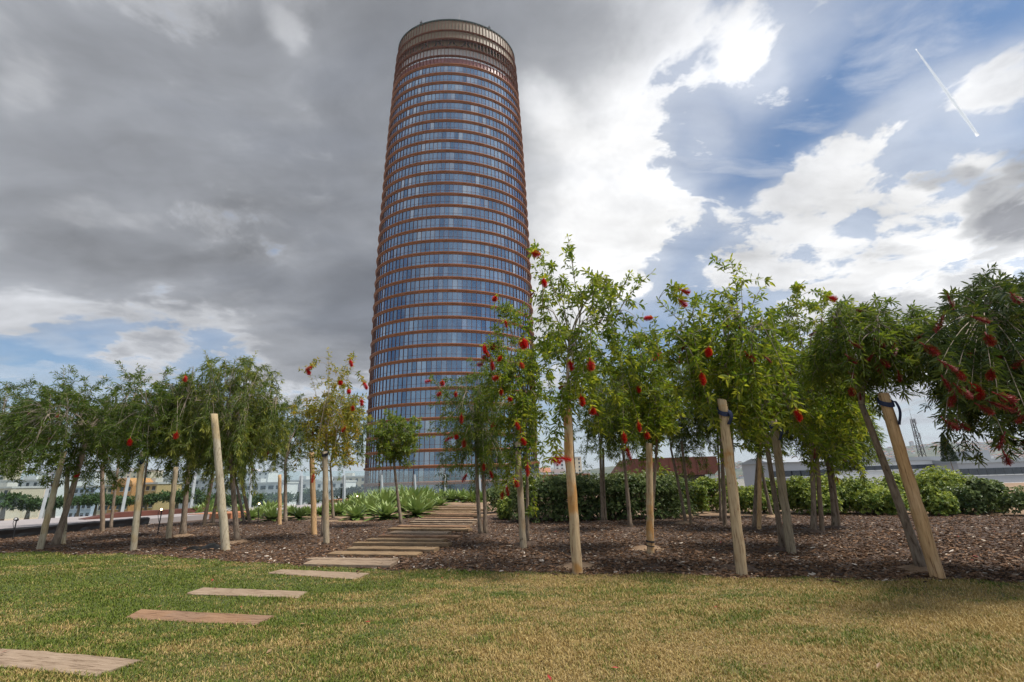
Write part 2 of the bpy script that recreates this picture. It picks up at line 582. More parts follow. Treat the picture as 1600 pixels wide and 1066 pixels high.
m_mul, b, bs = mat('bark_bed')
v = b.n('ShaderNodeTexCoord').outputs['Object']
f1, f2 = b.noise(v, 22.0, 5.0, 0.7), b.noise(v, 1.1, 4.0, 0.6)
c = b.ramp(f1, [(0.3, (0.026, 0.016, 0.011)), (0.5, (0.075, 0.045, 0.030)), (0.68, (0.15, 0.095, 0.062))])
c = b.mix(b.mr(f2, 0.55, 0.75, 0.0, 0.5), c, (0.10, 0.065, 0.04))
b.put(bs.inputs['Base Color'], c)
bs.inputs['Roughness'].default_value = 0.9
bp = b.n('ShaderNodeBump'); bp.inputs['Strength'].default_value = 1.0; bp.inputs['Distance'].default_value = 0.03
b.put(bp.inputs['Height'], f1); b.put(bs.inputs['Normal'], bp.outputs[0])
sheet('mulch_bed', MULCH, 0.004, m_mul)


def lawn_tone(b, v):
    "dry straw patches in green turf, by place on the lawn"
    big = b.noise(b.vm('MULTIPLY', v, (0.5, 1.1, 1.0)), 0.8, 5.0, 0.65, 0.5)
    mid = b.noise(b.vm('MULTIPLY', v, (0.7, 1.2, 1.0)), 4.2, 4.0, 0.65)
    sx = b.n('ShaderNodeSeparateXYZ')
    b.put(sx.inputs[0], v)
    side = b.mr(sx.outputs[0], -2.6, 0.6, -0.15, 0.10, 'SMOOTHSTEP')
    near = b.mr(sx.outputs[1], 2.4, 4.6, 0.06, 0.0)
    return b.m('ADD', b.m('ADD', b.m('MULTIPLY_ADD', big, 1.25, -0.625), b.m('MULTIPLY_ADD', mid, 1.0, -0.5)), b.m('ADD', side, near))


m_lawn, b, bs = mat('lawn_soil')
v = b.n('ShaderNodeTexCoord').outputs['Object']
t = lawn_tone(b, v)
f2 = b.noise(v, 60.0, 4.0, 0.7)
c = b.mix(b.mr(t, -0.12, 0.16), (0.085, 0.110, 0.022), (0.26, 0.180, 0.070))
c = b.mix(b.mr(f2, 0.35, 0.7, 0.6, 0.0), c, (0.035, 0.03, 0.015))
b.put(bs.inputs['Base Color'], c)
bs.inputs['Roughness'].default_value = 0.95
sheet('lawn', LAWN, 0.008, m_lawn)

# ---- blades of the lawn
PLANK_LAWN = [  # corners in the photograph: near left, near right, far right, far left
    [(-40, 1043), (150, 1061), (223, 1036), (-10, 1016)],
    [(194, 969), (400, 980), (428, 967), (222, 956)],
    [(291, 931), (466, 937), (482, 927), (320, 921)],
    [(419, 898), (556, 908), (578, 898), (440, 892)]]
PLANK_POLY = [[xy(*p) for p in q] for q in PLANK_LAWN]


def scatter_lawn(n, seed):
    r = np.random.default_rng(seed)
    d = 2.15 * (9.5 / 2.15) ** (r.random(n) ** 0.92)
    x = (r.random(n) * 2 - 1) * (d * 1.32 + 0.4)
    k = in_poly(x, d, LAWN)
    for q in PLANK_POLY:
        qc = np.mean(q, axis=0)
        k &= ~in_poly(x, d, [(qc[0] + (p_[0] - qc[0]) * 0.985, qc[1] + (p_[1] - qc[1]) * 0.90) for p_ in q])
    return x[k], d[k]


gx, gy = scatter_lawn(620000, 3)
n = len(gx)
r = np.random.default_rng(5)
cl = 0.5 + 0.5 * np.sin(gx * 3.1 + 1.3 * np.sin(gy * 2.3)) * np.sin(gy * 4.1 + gx)      # uneven growth
hgt = (0.009 + 0.017 * r.random(n) ** 1.5) * (0.75 + 0.5 * cl)
wid = (0.0011 + 0.0009 * gy * 0.5) * (0.7 + 0.6 * r.random(n))
az = r.random(n) * 2 * PI
lean = 0.25 + 0.75 * r.random(n)
dx, dy = np.cos(az), np.sin(az)
bx, by = -dy * wid, dx * wid
base = np.stack([gx, gy, np.full(n, 0.006)], 1)
V = np.empty((n, 5, 3))
mx_, my_ = gx + dx * lean * hgt * 0.35, gy + dy * lean * hgt * 0.35
V[:, 0] = base + np.stack([bx, by, bx * 0], 1)
V[:, 1] = base - np.stack([bx, by, bx * 0], 1)
V[:, 2] = np.stack([mx_ - bx * .8, my_ - by * .8, 0.006 + hgt * 0.62], 1)
V[:, 3] = np.stack([mx_ + bx * .8, my_ + by * .8, 0.006 + hgt * 0.62], 1)
V[:, 4] = np.stack([gx + dx * lean * hgt * 1.15, gy + dy * lean * hgt * 1.15, 0.006 + hgt], 1)
i5 = np.arange(n)[:, None] * 5
tone = r.random(n)
me = mesh_np('grass', V.reshape(-1, 3), [(i5 + np.array([[0, 1, 2, 3]]), 0), (i5 + np.array([[3, 2, 4]]), 0)], attrs={'pick': np.repeat(tone, 5)})
m_gr, b, bs = mat('grass_blades')
v = b.n('ShaderNodeTexCoord').outputs['Object']
t = lawn_tone(b, v)
pk = b.n('ShaderNodeAttribute', attribute_name='pick').outputs['Fac']
dry = b.mr(b.m('ADD', t, b.m('MULTIPLY_ADD', pk, 0.46, -0.23)), -0.10, 0.14)
pk2 = b.m('FRACT', b.m('MULTIPLY', pk, 37.0))
green = b.ramp(pk2, [(0.0, (0.085, 0.125, 0.015)), (0.6, (0.132, 0.178, 0.022)), (1.0, (0.20, 0.215, 0.036))])
straw = b.ramp(pk2, [(0.0, (0.31, 0.21, 0.068)), (0.6, (0.45, 0.32, 0.115)), (1.0, (0.58, 0.44, 0.20))])
c = b.mix(dry, green, straw)
b.put(bs.inputs['Base Color'], c)
bs.inputs['Roughness'].default_value = 0.6
bs.inputs['Specular IOR Level'].default_value = 0.25
tr = b.n('ShaderNodeBsdfTranslucent'); b.put(tr.inputs[0], c)
mxs = b.n('ShaderNodeMixShader'); mxs.inputs[0].default_value = 0.25
m_gr.node_tree.links.new(bs.outputs[0], mxs.inputs[1]); m_gr.node_tree.links.new(tr.outputs[0], mxs.inputs[2])
m_gr.node_tree.links.new(mxs.outputs[0], m_gr.node_tree.nodes['Material Output'].inputs[0])
tag(link('grass', me, m_gr), 'mown turf of green and straw coloured blades', 'grass', kind='stuff')

# ---- bark chips
def chips(n, seed):
    r = np.random.default_rng(seed)
    d = 4.2 * (16.0 / 4.2) ** (r.random(n) ** 0.9)
    x = (r.random(n) * 2 - 1) * (d * 1.22 + 0.3)
    k = in_poly(x, d, MULCH)
    # a few strays on the lawn edge
    k |= (r.random(n) < 0.05) & in_poly(x, d + 0.28, MULCH)
    x, d = x[k], d[k]
    m = len(x)
    ln = 0.008 + 0.030 * r.random(m) ** 2.2
    wd = np.minimum(ln * (0.22 + 0.40 * r.random(m)), 0.014)
    az, tl, rl = r.random(m) * 2 * PI, (r.random(m) - 0.5) * 0.7, (r.random(m) - 0.5) * 0.9
    A = np.stack([np.cos(az) * np.cos(tl), np.sin(az) * np.cos(tl), np.sin(tl)], 1)
    S = np.stack([-np.sin(az), np.cos(az), np.zeros(m)], 1)
    N = np.cross(A, S)
    S = S * np.cos(rl)[:, None] + N * np.sin(rl)[:, None]
    N = np.cross(A, S)
    C = np.stack([x, d, 0.008 + 0.016 * r.random(m)], 1)
    th = 0.0015 + 0.0025 * r.random(m)
    q = [(-1, -.5), (-.3, -1), (.8, -.7), (1, .3), (.2, 1), (-.9, .6)]
    V = np.empty((m, 12, 3))
    for i, (a, s_) in enumerate(q):
        a = a * (0.75 + 0.5 * r.random(m)); s_ = s_ * (0.75 + 0.5 * r.random(m))
        p = C + A * (ln * a)[:, None] + S * (wd * s_)[:, None]
        V[:, i] = p + N * th[:, None]
        V[:, i + 6] = p - N * th[:, None]
    i12 = np.arange(m)[:, None] * 12
    F6 = i12 + np.arange(6)[None]
    F4 = np.concatenate([i12 + np.array([[i, i + 6, (i + 1) % 6 + 6, (i + 1) % 6]]) for i in range(6)])
    return mesh_np('bark_mulch', V.reshape(-1, 3), [(F6, 0), (F4, 0)], attrs={'pick': np.repeat(r.random(m), 12)})


m_chip, b, bs = mat('bark_chips')
pk = b.n('ShaderNodeAttribute', attribute_name='pick').outputs['Fac']
c = b.ramp(pk, [(0.0, (0.038, 0.022, 0.014)), (0.42, (0.112, 0.060, 0.032)), (0.76, (0.20, 0.112, 0.062)), (0.93, (0.26, 0.175, 0.12)), (0.965, (0.42, 0.34, 0.26)), (1.0, (0.58, 0.50, 0.42))])
b.put(bs.inputs['Base Color'], c)
bs.inputs['Roughness'].default_value = 0.85
bs.inputs['Specular IOR Level'].default_value = 0.15
tag(link('bark_mulch', chips(100000, 11), m_chip), 'dark brown bark chips spread over the planting bed', 'mulch', kind='stuff')

# ---- fallen leaves and petals
fr_ = np.random.default_rng(31)
nf = 170
fy = 2.4 + 9 * fr_.random(nf) ** 1.2
fx = (fr_.random(nf) * 2 - 1) * fy * 1.15
fl = 0.012 + 0.022 * fr_.random(nf)
fa = fr_.random(nf) * 2 * PI
A_ = np.stack([np.cos(fa), np.sin(fa), fr_.normal(0, 0.2, nf)], 1); B_ = np.stack([-np.sin(fa), np.cos(fa), fr_.normal(0, 0.2, nf)], 1) * 0.3
C_ = np.stack([fx, fy, np.full(nf, 0.030)], 1)
V = np.stack([C_ - A_ * fl[:, None], C_ - B_ * fl[:, None], C_ + A_ * fl[:, None], C_ + B_ * fl[:, None] + [0, 0, 0.004]], 1).reshape(-1, 3)
m_fall, b, bs = mat('fallen_leaf')
b.put(bs.inputs['Base Color'], b.ramp(b.n('ShaderNodeNewGeometry').outputs['Random Per Island'], [(0.0, (0.30, 0.02, 0.02)), (0.3, (0.33, 0.05, 0.03)), (0.45, (0.22, 0.13, 0.06)), (0.8, (0.34, 0.24, 0.10)), (1.0, (0.45, 0.40, 0.33))], 'CONSTANT'))
tag(link('fallen_leaves', mesh_np('fallen_leaves', V, [(np.arange(nf * 4).reshape(-1, 4), 0)]), m_fall), 'scattered fallen leaves and red petals on lawn and bark', 'leaves', kind='stuff')

# ================================================================ the tower
TD = 150.0                                   # metres to its axis
AZT = 0.1318
TX, TY = -TD * math.sin(AZT), TD * math.cos(AZT)
FH, TZ0 = 0.02908 * TD, 0.00279 * TD + EYE   # floor height, height of the lowest ring
KY = 0.70


def t_rad(z):
    q = (z - EYE) / TD
    return (0.17742 + 0.021457 * q - 0.030737 * q * q) * TD


def t_pt(a, z, off=0.0):
    "point on the facade at angle a, moved outward by off"
    rx = t_rad(z)
    ry = rx * KY
    x, y = rx * np.cos(a), ry * np.sin(a)
    nx, ny = np.cos(a) / rx, np.sin(a) / ry
    l = np.sqrt(nx * nx + ny * ny)
    return np.stack([x + off * nx / l, y + off * ny / l, np.zeros_like(x) + z], -1)


NP = 98
# angles at equal steps along the oval
_a = np.linspace(0, 2 * PI, 4001)
_p = t_pt(_a, 60.0)
_l = np.concatenate([[0], np.cumsum(np.linalg.norm(np.diff(_p, axis=0), axis=1))])
ANG = np.interp(np.arange(NP) / NP * _l[-1], _l, _a)
ANG2 = np.interp(np.arange(NP * 2) / (NP * 2) * _l[-1], _l, _a)

tower = empty('office_tower', (TX, TY, 0), 'tall oval office tower ringed with terracotta ledges and blue glass', 'tower')
tower.rotation_euler = (0, 0, AZT)
m_terra = plain('terracotta', (0.27, 0.10, 0.040), 0.55, 0.18, 0.35, spec=0.35)
m_fin = plain('terracotta_fins', (0.17, 0.062, 0.034), 0.6, 0.15, 0.5, spec=0.3)
m_bronze = plain('bronze_cladding', (0.19, 0.14, 0.082), 0.6, 0.12, 0.2, metal=0.0)
m_steel = plain('dark_steel', (0.05, 0.045, 0.04), 0.5, 0.2, 0.5, metal=0.4)
m_redpan = plain('red_glazed_panels', (0.26, 0.09, 0.08), 0.25, 0.2, 0.3)

m_glass, b, bs = mat('tower_glass')
g = b.n('ShaderNodeNewGeometry')
ri = g.outputs['Random Per Island']
ri2 = b.m('FRACT', b.m('ADD', b.m('MULTIPLY', ri, 11.0), b.m('MULTIPLY', b.n('ShaderNodeObjectInfo').outputs['Random'], 31.0)))
c = b.ramp(ri2, [(0.0, (0.010, 0.022, 0.045)), (0.55, (0.022, 0.050, 0.085)), (0.86, (0.040, 0.085, 0.125)), (0.93, (0.10, 0.17, 0.22)), (1.0, (0.015, 0.030, 0.11))], 'LINEAR')
b.put(bs.inputs['Base Color'], c)
bs.inputs['Roughness'].default_value = 0.04
bs.inputs['IOR'].default_value = 1.52
gl = b.n('ShaderNodeBsdfGlossy')
gr_ = b.m('FRACT', b.m('ADD', b.m('MULTIPLY', ri, 23.0), b.m('MULTIPLY', b.n('ShaderNodeObjectInfo').outputs['Random'], 57.0)))
b.put(gl.inputs[0], b.ramp(gr_, [(0.0, (0.25, 0.38, 0.54)), (0.5, (0.41, 0.56, 0.73)), (0.86, (0.55, 0.70, 0.85)), (1.0, (0.85, 0.94, 1.0))]))
gl.inputs['Roughness'].default_value = 0.03
fr = b.n('ShaderNodeLayerWeight'); fr.inputs[0].default_value = 0.35
mxs = b.n('ShaderNodeMixShader')
b.put(mxs.inputs[0], b.mr(fr.outputs['Facing'], 0.0, 1.0, 0.34, 0.85, 'LINEAR'))
m_glass.node_tree.links.new(bs.outputs[0], mxs.inputs[1]); m_glass.node_tree.links.new(gl.outputs[0], mxs.inputs[2])
m_glass.node_tree.links.new(mxs.outputs[0], m_glass.node_tree.nodes['Material Output'].inputs[0])


def ring(name, z, prof, m_, angs=ANG2):
    "a closed band: profile of (offset, height) pairs swept round the oval"
    k = len(prof)
    V = np.stack([t_pt(angs, z + h, o) for o, h in prof], 1)
    n_ = len(angs)
    i = np.arange(n_)[:, None] * k
    i2 = ((np.arange(n_) + 1) % n_)[:, None] * k
    j = np.arange(k)[None]
    F = np.stack([i + j, i2 + j, i2 + (j + 1) % k, i + (j + 1) % k], -1).reshape(-1, 4)
    return link(name, mesh_np(name, V.reshape(-1, 3), [(F, 0)]), m_, tower)


def fins(name, z0, z1, m_, o0=-0.19, o1=0.06, w=0.09, bar=None):
    d = w / np.linalg.norm(t_pt(ANG, 60.0)[1] - t_pt(ANG, 60.0)[0]) * (ANG[1] - ANG[0])
    wa = np.gradient(np.unwrap(np.concatenate([ANG, ANG[:1]])))[:-1] * w / 2 / (_l[-1] / NP)
    V = np.stack([t_pt(ANG + s_ * wa, z, o) for z in (z0, z1) for s_, o in ((-1, o0), (-1, o1), (1, o1), (1, o0))], 1)
    i = np.arange(NP)[:, None] * 8
    F = np.concatenate([i + np.array([q]) for q in ((0, 1, 5, 4), (1, 2, 6, 5), (2, 3, 7, 6), (3, 0, 4, 7))])
    fs = [(F, 0)]
    VV = V.reshape(-1, 3)
    if bar is not None:
        B = np.stack([t_pt(ANG, bar + h, -0.11) for h in (0, 0.07)], 1).reshape(-1, 3)
        ib = len(VV) + np.arange(NP)[:, None] * 2
        ib2 = len(VV) + ((np.arange(NP) + 1) % NP)[:, None] * 2
        fs.append((np.concatenate([ib, ib2, ib2 + 1, ib + 1], 1), 0))
        VV = np.concatenate([VV, B])
    return link(name, mesh_np(name, VV, fs), m_, tower)


def glazing(name, z0, z1, m_, off=-0.15, tilt=0.012, seed=0):
    r = np.random.default_rng(seed)
    mid = t_pt((ANG + np.append(ANG[1:], ANG[0] + 2 * PI)) / 2, z0, off)
    V = np.empty((NP, 4, 3))
    A0, A1 = ANG, np.append(ANG[1:], ANG[0] + 2 * PI)
    ty, tx = r.normal(0, tilt, NP), r.normal(0, tilt * 0.6, NP)
    wd = 0.7
    V[:, 0] = t_pt(A0, z0, off); V[:, 1] = t_pt(A1, z0, off); V[:, 2] = t_pt(A1, z1, off); V[:, 3] = t_pt(A0, z1, off)
    nrm = norm(np.cross(V[:, 1] - V[:, 0], V[:, 3] - V[:, 0]))
    V[:, 0] += nrm * ((-ty - tx) * wd)[:, None]; V[:, 1] += nrm * ((ty - tx) * wd)[:, None]
    V[:, 2] += nrm * ((ty + tx) * wd)[:, None]; V[:, 3] += nrm * ((-ty + tx) * wd)[:, None]
    F = np.arange(NP * 4).reshape(-1, 4)
    return link(name, mesh_np(name, V.reshape(-1, 3), [(F, 0)]), m_, tower)


LO, HI = -0.54, 0.37
LEDGE = [(-0.40, LO), (0.00, LO), (0.06, -0.44), (0.09, -0.20), (0.30, -0.16), (0.44, 0.00), (0.46, 0.24), (0.32, 0.34), (0.09, HI), (-0.40, HI)]
for i in range(0, 35):
    z = TZ0 + i * FH
    ring('floor_ledge', z, LEDGE, m_terra)
    glazing('glazing_band', z - FH + HI, z + LO, m_glass, seed=100 + i)
    fins('mullions', z - FH + HI, z + LO, m_fin, bar=z - FH + 1.40)
ring('floor_ledge', TZ0 - FH, LEDGE, m_terra)
glazing('glazing_band', STREET, TZ0 - FH + LO, m_glass, seed=99)
fins('mullions', STREET, TZ0 - FH + LO, m_fin, w=0.5)
# the open crown
z34 = TZ0 + 34 * FH
TOP = TZ0 + 39.32 * FH
SLIM = [(-0.4, -0.18), (0.30, -0.18), (0.50, 0.0), (0.30, 0.22), (-0.4, 0.22)]
for i in (35, 36, 37, 38):
    ring('crown_ring', TZ0 + i * FH, SLIM, m_fin)
    fins('crown_fins', TZ0 + (i - 1) * FH + HI * (i == 35) + 0.22 * (i > 35), TZ0 + i * FH - 0.18, m_fin, o0=-0.3, o1=0.15, w=0.13)
fins('crown_fins', TZ0 + 38 * FH + 0.22, TOP - 0.23, m_fin, o0=-0.1, o1=0.15, w=0.13)
m_rim = plain('copper_rim', (0.07, 0.10, 0.09), 0.5, 0.2, 0.4)
ring('roof_rim', TOP, [(-0.4, -0.22), (0.2, -0.22), (0.3, 0.08), (-0.4, 0.08)], m_rim)
ring('red_parapet', z34, [(-0.45, HI), (-0.32, HI), (-0.32, FH - 0.9), (-0.45, FH - 0.9)], m_redpan)
ring('crown_screen', TZ0 + 37 * FH, [(-0.35, 0.22), (-0.12, 0.22), (-0.12, TOP - TZ0 - 37 * FH - 0.4), (-0.35, TOP - TZ0 - 37 * FH - 0.4)], m_bronze)
ring('crown_inner_wall', TZ0 + 36 * FH, [(-1.5, 0.2), (-1.3, 0.2), (-1.3, FH * 3.1), (-1.5, FH * 3.1)], m_bronze)
m_memb, b, bs = mat('white_membrane')
bs.inputs['Base Color'].default_value = (0.85, 0.86, 0.88, 1)
trn = b.n('ShaderNodeBsdfTranslucent'); trn.inputs[0].default_value = (0.97, 0.97, 0.98, 1)
mxs = b.n('ShaderNodeMixShader'); mxs.inputs[0].default_value = 0.9
m_memb.node_tree.links.new(bs.outputs[0], mxs.inputs[1]); m_memb.node_tree.links.new(trn.outputs[0], mxs.inputs[2])
m_memb.node_tree.links.new(mxs.outputs[0], m_memb.node_tree.nodes['Material Output'].inputs[0])
fa_ = [a_ for a_ in ANG2 if -2.62 < ((a_ + PI) % (2 * PI)) - PI < -0.52]
fa_ = np.array(sorted(((a_ + PI) % (2 * PI)) - PI for a_ in fa_))
V = np.concatenate([t_pt(fa_, TZ0 + 35 * FH + 0.25, -0.55), t_pt(fa_, TZ0 + 36 * FH - 0.2, -0.5)])
nm = len(fa_); im = np.arange(nm - 1)[:, None]
link('white_screen', mesh_np('white_screen', V, [(np.concatenate([im, im + 1, im + 1 + nm, im + nm], 1), 0)]), m_memb, tower)
# slab that closes the top office floor
V = t_pt(ANG2, z34 + 0.55, -0.40)
link('roof_slab', mesh_np('roof_slab', V, [(np.arange(len(ANG2))[None], 0)]), m_steel, tower)
# leaning struts behind the fins
mb = MB()
st_a = ANG[::4]
za, zb = TZ0 + 36 * FH + 0.3, TZ0 + 37 * FH - 0.3
for k in range(len(st_a)):
    a0 = st_a[k]
    a2 = st_a[(k + 1) % len(st_a)] + (2 * PI if k == len(st_a) - 1 else 0)
    a1 = (a0 + a2) / 2
    A, B, C = [t_pt(np.array([q]), w_, -0.75)[0] for q, w_ in ((a0, zb), (a1, za), (a2, zb))]
    mb.tube([A, B], 0.22, 5); mb.tube([B, C], 0.22, 5)
mb.build('crown_truss', m_steel, tower)
mb = MB()
for k in range(0, NP, 2):
    mb.tube([t_pt(np.array([ANG[k]]), TZ0 + 35 * FH + 0.2, -1.4)[0], t_pt(np.array([ANG[k] + 0.02]), TZ0 + 36 * FH, -1.6)[0]], 0.10, 5)
mb.build('crown_struts', m_bronze, tower)
mb = MB(); mb.tube([(0.5, -16.4, TOP), (0.5, -16.4, TOP + 4.0)], [0.10, 0.04], 6); mb.build('lightning_rod', m_steel, tower)
for xx in (-14.2, 12.4):
    rx = t_rad(TOP)
    yy = -rx * KY * math.sqrt(1 - (xx / rx) ** 2) * 0.985
    mb = MB(); mb.box((xx - 0.5, yy - 0.4, TOP + 0.05), (xx + 0.5, yy + 0.4, TOP + 1.0)); mb.prism([(xx - 0.25, TOP + 1.0), (xx + 0.25, TOP + 1.0), (xx + 0.05, TOP + 2.2), (xx - 0.05, TOP + 2.2)], 'y', yy - 0.2, yy + 0.2)
    mb.build('beacon', m_steel, tower)
# interior floors seen as dark behind the glass are the glass itself; entrance canopy to the right of its foot

# ================================================================ bottlebrush trees
m_bark = timber('tree_bark', (0.19, 0.14, 0.10), (0.30, 0.24, 0.18), (0.07, 0.05, 0.035), along=(5, 5, 1.2), scale=7, bump=0.8)
m_twig = plain('twig_bark', (0.28, 0.225, 0.17), 0.8, 0.3, 8.0)
LEAF = {
    'broad': leafy('leaf_fresh_green', [(0.073, 0.131, 0.018), (0.120, 0.192, 0.025), (0.177, 0.247, 0.034), (0.293, 0.303, 0.044)], 0.55, tip=(0.376, 0.414, 0.062)),
    'fine': leafy('leaf_mid_green', [(0.050, 0.093, 0.020), (0.089, 0.146, 0.025), (0.131, 0.192, 0.030), (0.209, 0.237, 0.037)], 0.52, tip=(0.250, 0.303, 0.062)),
    'dark': leafy('leaf_dark_green', [(0.041, 0.074, 0.016), (0.068, 0.118, 0.021), (0.104, 0.160, 0.026), (0.158, 0.191, 0.035)], 0.48, tip=(0.198, 0.252, 0.045)),
    'willow': leafy('leaf_grey_green', [(0.054, 0.101, 0.022), (0.094, 0.146, 0.030), (0.146, 0.197, 0.040), (0.240, 0.263, 0.056)], 0.52, tip=(0.438, 0.454, 0.100)),
    'yellow': leafy('leaf_yellowing', [(0.089, 0.136, 0.020), (0.157, 0.192, 0.025), (0.240, 0.252, 0.031), (0.376, 0.303, 0.037), (0.481, 0.263, 0.037)], 0.48, tip=(0.438, 0.383, 0.050)),
    'round': leafy('leaf_bright_green', [(0.063, 0.116, 0.016), (0.104, 0.176, 0.022), (0.167, 0.237, 0.033), (0.250, 0.273, 0.037)], 0.48, tip=(0.250, 0.282, 0.050)),
}
LEAF['deep'] = leafy('leaf_shaded_green', [(0.022, 0.045, 0.014), (0.038, 0.068, 0.018), (0.062, 0.10, 0.022), (0.11, 0.135, 0.03)], 0.3, tip=(0.17, 0.21, 0.04))  # darker leaf copy: the shade over this tree is put into the colour
STYLE = {
    'deep': (0.090, 0.0066, 0.0092, 0.60, 0.20, 50),  # leaf length, width, gap along the twig, droop, share of upright twigs, angle from twig
    'broad': (0.092, 0.0125, 0.0115, 0.55, 0.22, 62),
    'fine': (0.085, 0.0068, 0.0098, 0.70, 0.12, 48),
    'dark': (0.085, 0.0082, 0.0100, 0.45, 0.20, 55),
    'willow': (0.085, 0.0072, 0.0098, 0.95, 0.10, 40),
    'yellow': (0.085, 0.0120, 0.0150, 0.45, 0.25, 62),
    'round': (0.085, 0.0150, 0.0140, 0.10, 0.45, 55),
}

# ---- the flower: a brush of red filaments round a hanging twig
m_flow, b, bs = mat('red_filaments')
b.put(bs.inputs['Base Color'], b.ramp(b.n('ShaderNodeNewGeometry').outputs['Random Per Island'], [(0.0, (0.42, 0.006, 0.010)), (0.6, (0.66, 0.012, 0.016)), (1.0, (0.80, 0.05, 0.035))]))
bs.inputs['Roughness'].default_value = 0.6
trn = b.n('ShaderNodeBsdfTranslucent'); trn.inputs[0].default_value = (0.75, 0.03, 0.03, 1)
mxs = b.n('ShaderNodeMixShader'); mxs.inputs[0].default_value = 0.35
m_flow.node_tree.links.new(bs.outputs[0], mxs.inputs[1]); m_flow.node_tree.links.new(trn.outputs[0], mxs.inputs[2])
m_flow.node_tree.links.new(mxs.outputs[0], m_flow.node_tree.nodes['Material Output'].inputs[0])
m_oldf, b, bs = mat('faded_filaments')
b.put(bs.inputs['Base Color'], b.ramp(b.n('ShaderNodeNewGeometry').outputs['Random Per Island'], [(0.0, (0.15, 0.008, 0.010)), (0.6, (0.30, 0.012, 0.014)), (1.0, (0.32, 0.07, 0.035))]))
m_anth = plain('pale_stamen_tip', (0.55, 0.40, 0.12), 0.6, 0.2)


def flower_mesh(seed, L=0.105, R=0.040, n=620):
    r = np.random.default_rng(seed)
    t = r.random(n)
    az = np.arange(n) * 2.39996 + r.normal(0, 0.3, n)
    pr = R * np.clip(1.05 - 0.55 * np.abs(2 * t - 1) ** 3, 0.4, 1) * r.normal(1, 0.13, n)
    up = r.normal(-0.008, 0.007, n)
    d = np.stack([np.cos(az), np.sin(az), np.zeros(n)], 1)
    s_ = np.stack([-np.sin(az), np.cos(az), np.zeros(n)], 1) * 0.0012
    b0 = np.stack([np.zeros(n), np.zeros(n), -t * L], 1)
    tip = b0 + d * pr[:, None] + np.array([0, 0, 1]) * up[:, None]
    V = np.empty((n, 4, 3))
    V[:, 0] = b0 + s_ + d * 0.004; V[:, 1] = b0 - s_ + d * 0.004; V[:, 2] = tip - s_; V[:, 3] = tip + s_
    F = np.arange(n * 4).reshape(-1, 4)
    # tips
    q = r.random(n) < 0.0
    Vt, Ft = tube_arrays([(0, 0, 0.03), (0, 0, -L - 0.012)], 0.004, 5)
    return mesh_np('flower', np.concatenate([V.reshape(-1, 3), Vt]), [(F, 0), (Ft + n * 4, 0)])


FLOWERS = [flower_mesh(1), flower_mesh(2, 0.085, 0.045), flower_mesh(3, 0.12, 0.036)]
OLDFLOWERS = [flower_mesh(4, 0.08, 0.028, 260), flower_mesh(5, 0.10, 0.022, 240)]
for f in FLOWERS: f.materials.append(m_flow)
for f in OLDFLOWERS: f.materials.append(m_oldf)


def bez(p0, p1, p2, n):
    t = np.linspace(0, 1, n)[:, None]
    return (1 - t) ** 2 * p0 + 2 * t * (1 - t) * p1 + t ** 2 * p2


class Leaves:
    def __init__(s):
        s.V, s.Y, s.n = [], [], 0

    def along(s, pts, style, r, start=0.15, sc=1.0, young=0.0, dens=1.0):
        L, Wd, gap, _, _, ang = style
        pts = np.asarray(pts)
        seg = np.linalg.norm(np.diff(pts, axis=0), axis=1)
        cum = np.concatenate([[0], np.cumsum(seg)])
        n = int(cum[-1] * (1 - start) / gap * dens)
        if n < 2:
            return
        q = np.sort(start + (1 - start) * r.random(n) ** 0.72) * cum[-1]
        if Wd > 0.010:                     # broad leaves sit in tufts along the twig
            st_ = 0.085
            q = np.round(q / st_) * st_ + r.normal(0, 0.011, n)
            q = np.sort(np.clip(q, 0, cum[-1]))
        q[-2:] = cum[-1]
        pos = np.stack([np.interp(q, cum, pts[:, k]) for k in range(3)], 1)
        T = norm(np.stack([np.interp(np.minimum(q + .01, cum[-1] + .01), np.append(cum, cum[-1] + .02), np.append(pts[:, k], pts[-1, k] + (pts[-1, k] - pts[-2, k]))) for k in range(3)], 1) - pos + 1e-9)
        A, B = frames(T)
        az = np.arange(n) * 2.39996 + r.normal(0, 0.4, n)
        rad = A * np.cos(az)[:, None] + B * np.sin(az)[:, None]
        al = np.radians(r.normal(ang, 14, n))
        D = norm(T * np.cos(al)[:, None] + rad * np.sin(al)[:, None] + np.array([0, 0, -0.08]))
        ll = L * sc * (0.65 + 0.6 * r.random(n))
        ww = Wd * sc * (0.8 + 0.4 * r.random(n))
        S = norm(np.cross(D, T + r.normal(0, 0.35, (n, 3))))
        N = np.cross(D, S)
        V = np.empty((n, 6, 3))
        b0 = pos + D * 0.004
        m1, m2 = b0 + D * (ll * 0.38)[:, None], b0 + D * (ll * 0.75)[:, None]
        tip = b0 + D * ll[:, None] - np.array([0, 0, 1]) * (ll * 0.10)[:, None]
        V[:, 0] = b0
        V[:, 1] = m1 + (S + N * 0.25) * ww[:, None]
        V[:, 2] = m2 + (S + N * 0.25) * (ww * 0.8)[:, None]
        V[:, 3] = tip
        V[:, 4] = m2 - (S - N * 0.25) * (ww * 0.8)[:, None]
        V[:, 5] = m1 - (S - N * 0.25) * ww[:, None]
        s.V.append(V)
        yy = np.clip((q / cum[-1] - 0.72) / 0.28, 0, 1) * young
        s.Y.append(yy)
        s.n += n

    def mesh(s, name='crown'):
        V = np.concatenate(s.V)
        i = np.arange(len(V))[:, None] * 6
        F = np.concatenate([i + np.array([[0, 1, 2, 5]]), i + np.array([[5, 2, 3, 4]])])
        F = np.concatenate([i + np.array([[0, 1, 2, 3]]), i + np.array([[0, 3, 4, 5]])])
        return mesh_np(name, V.reshape(-1, 3), [(F, 0)], attrs={'young': np.repeat(np.concatenate(s.Y), 6)})


TREES = {}


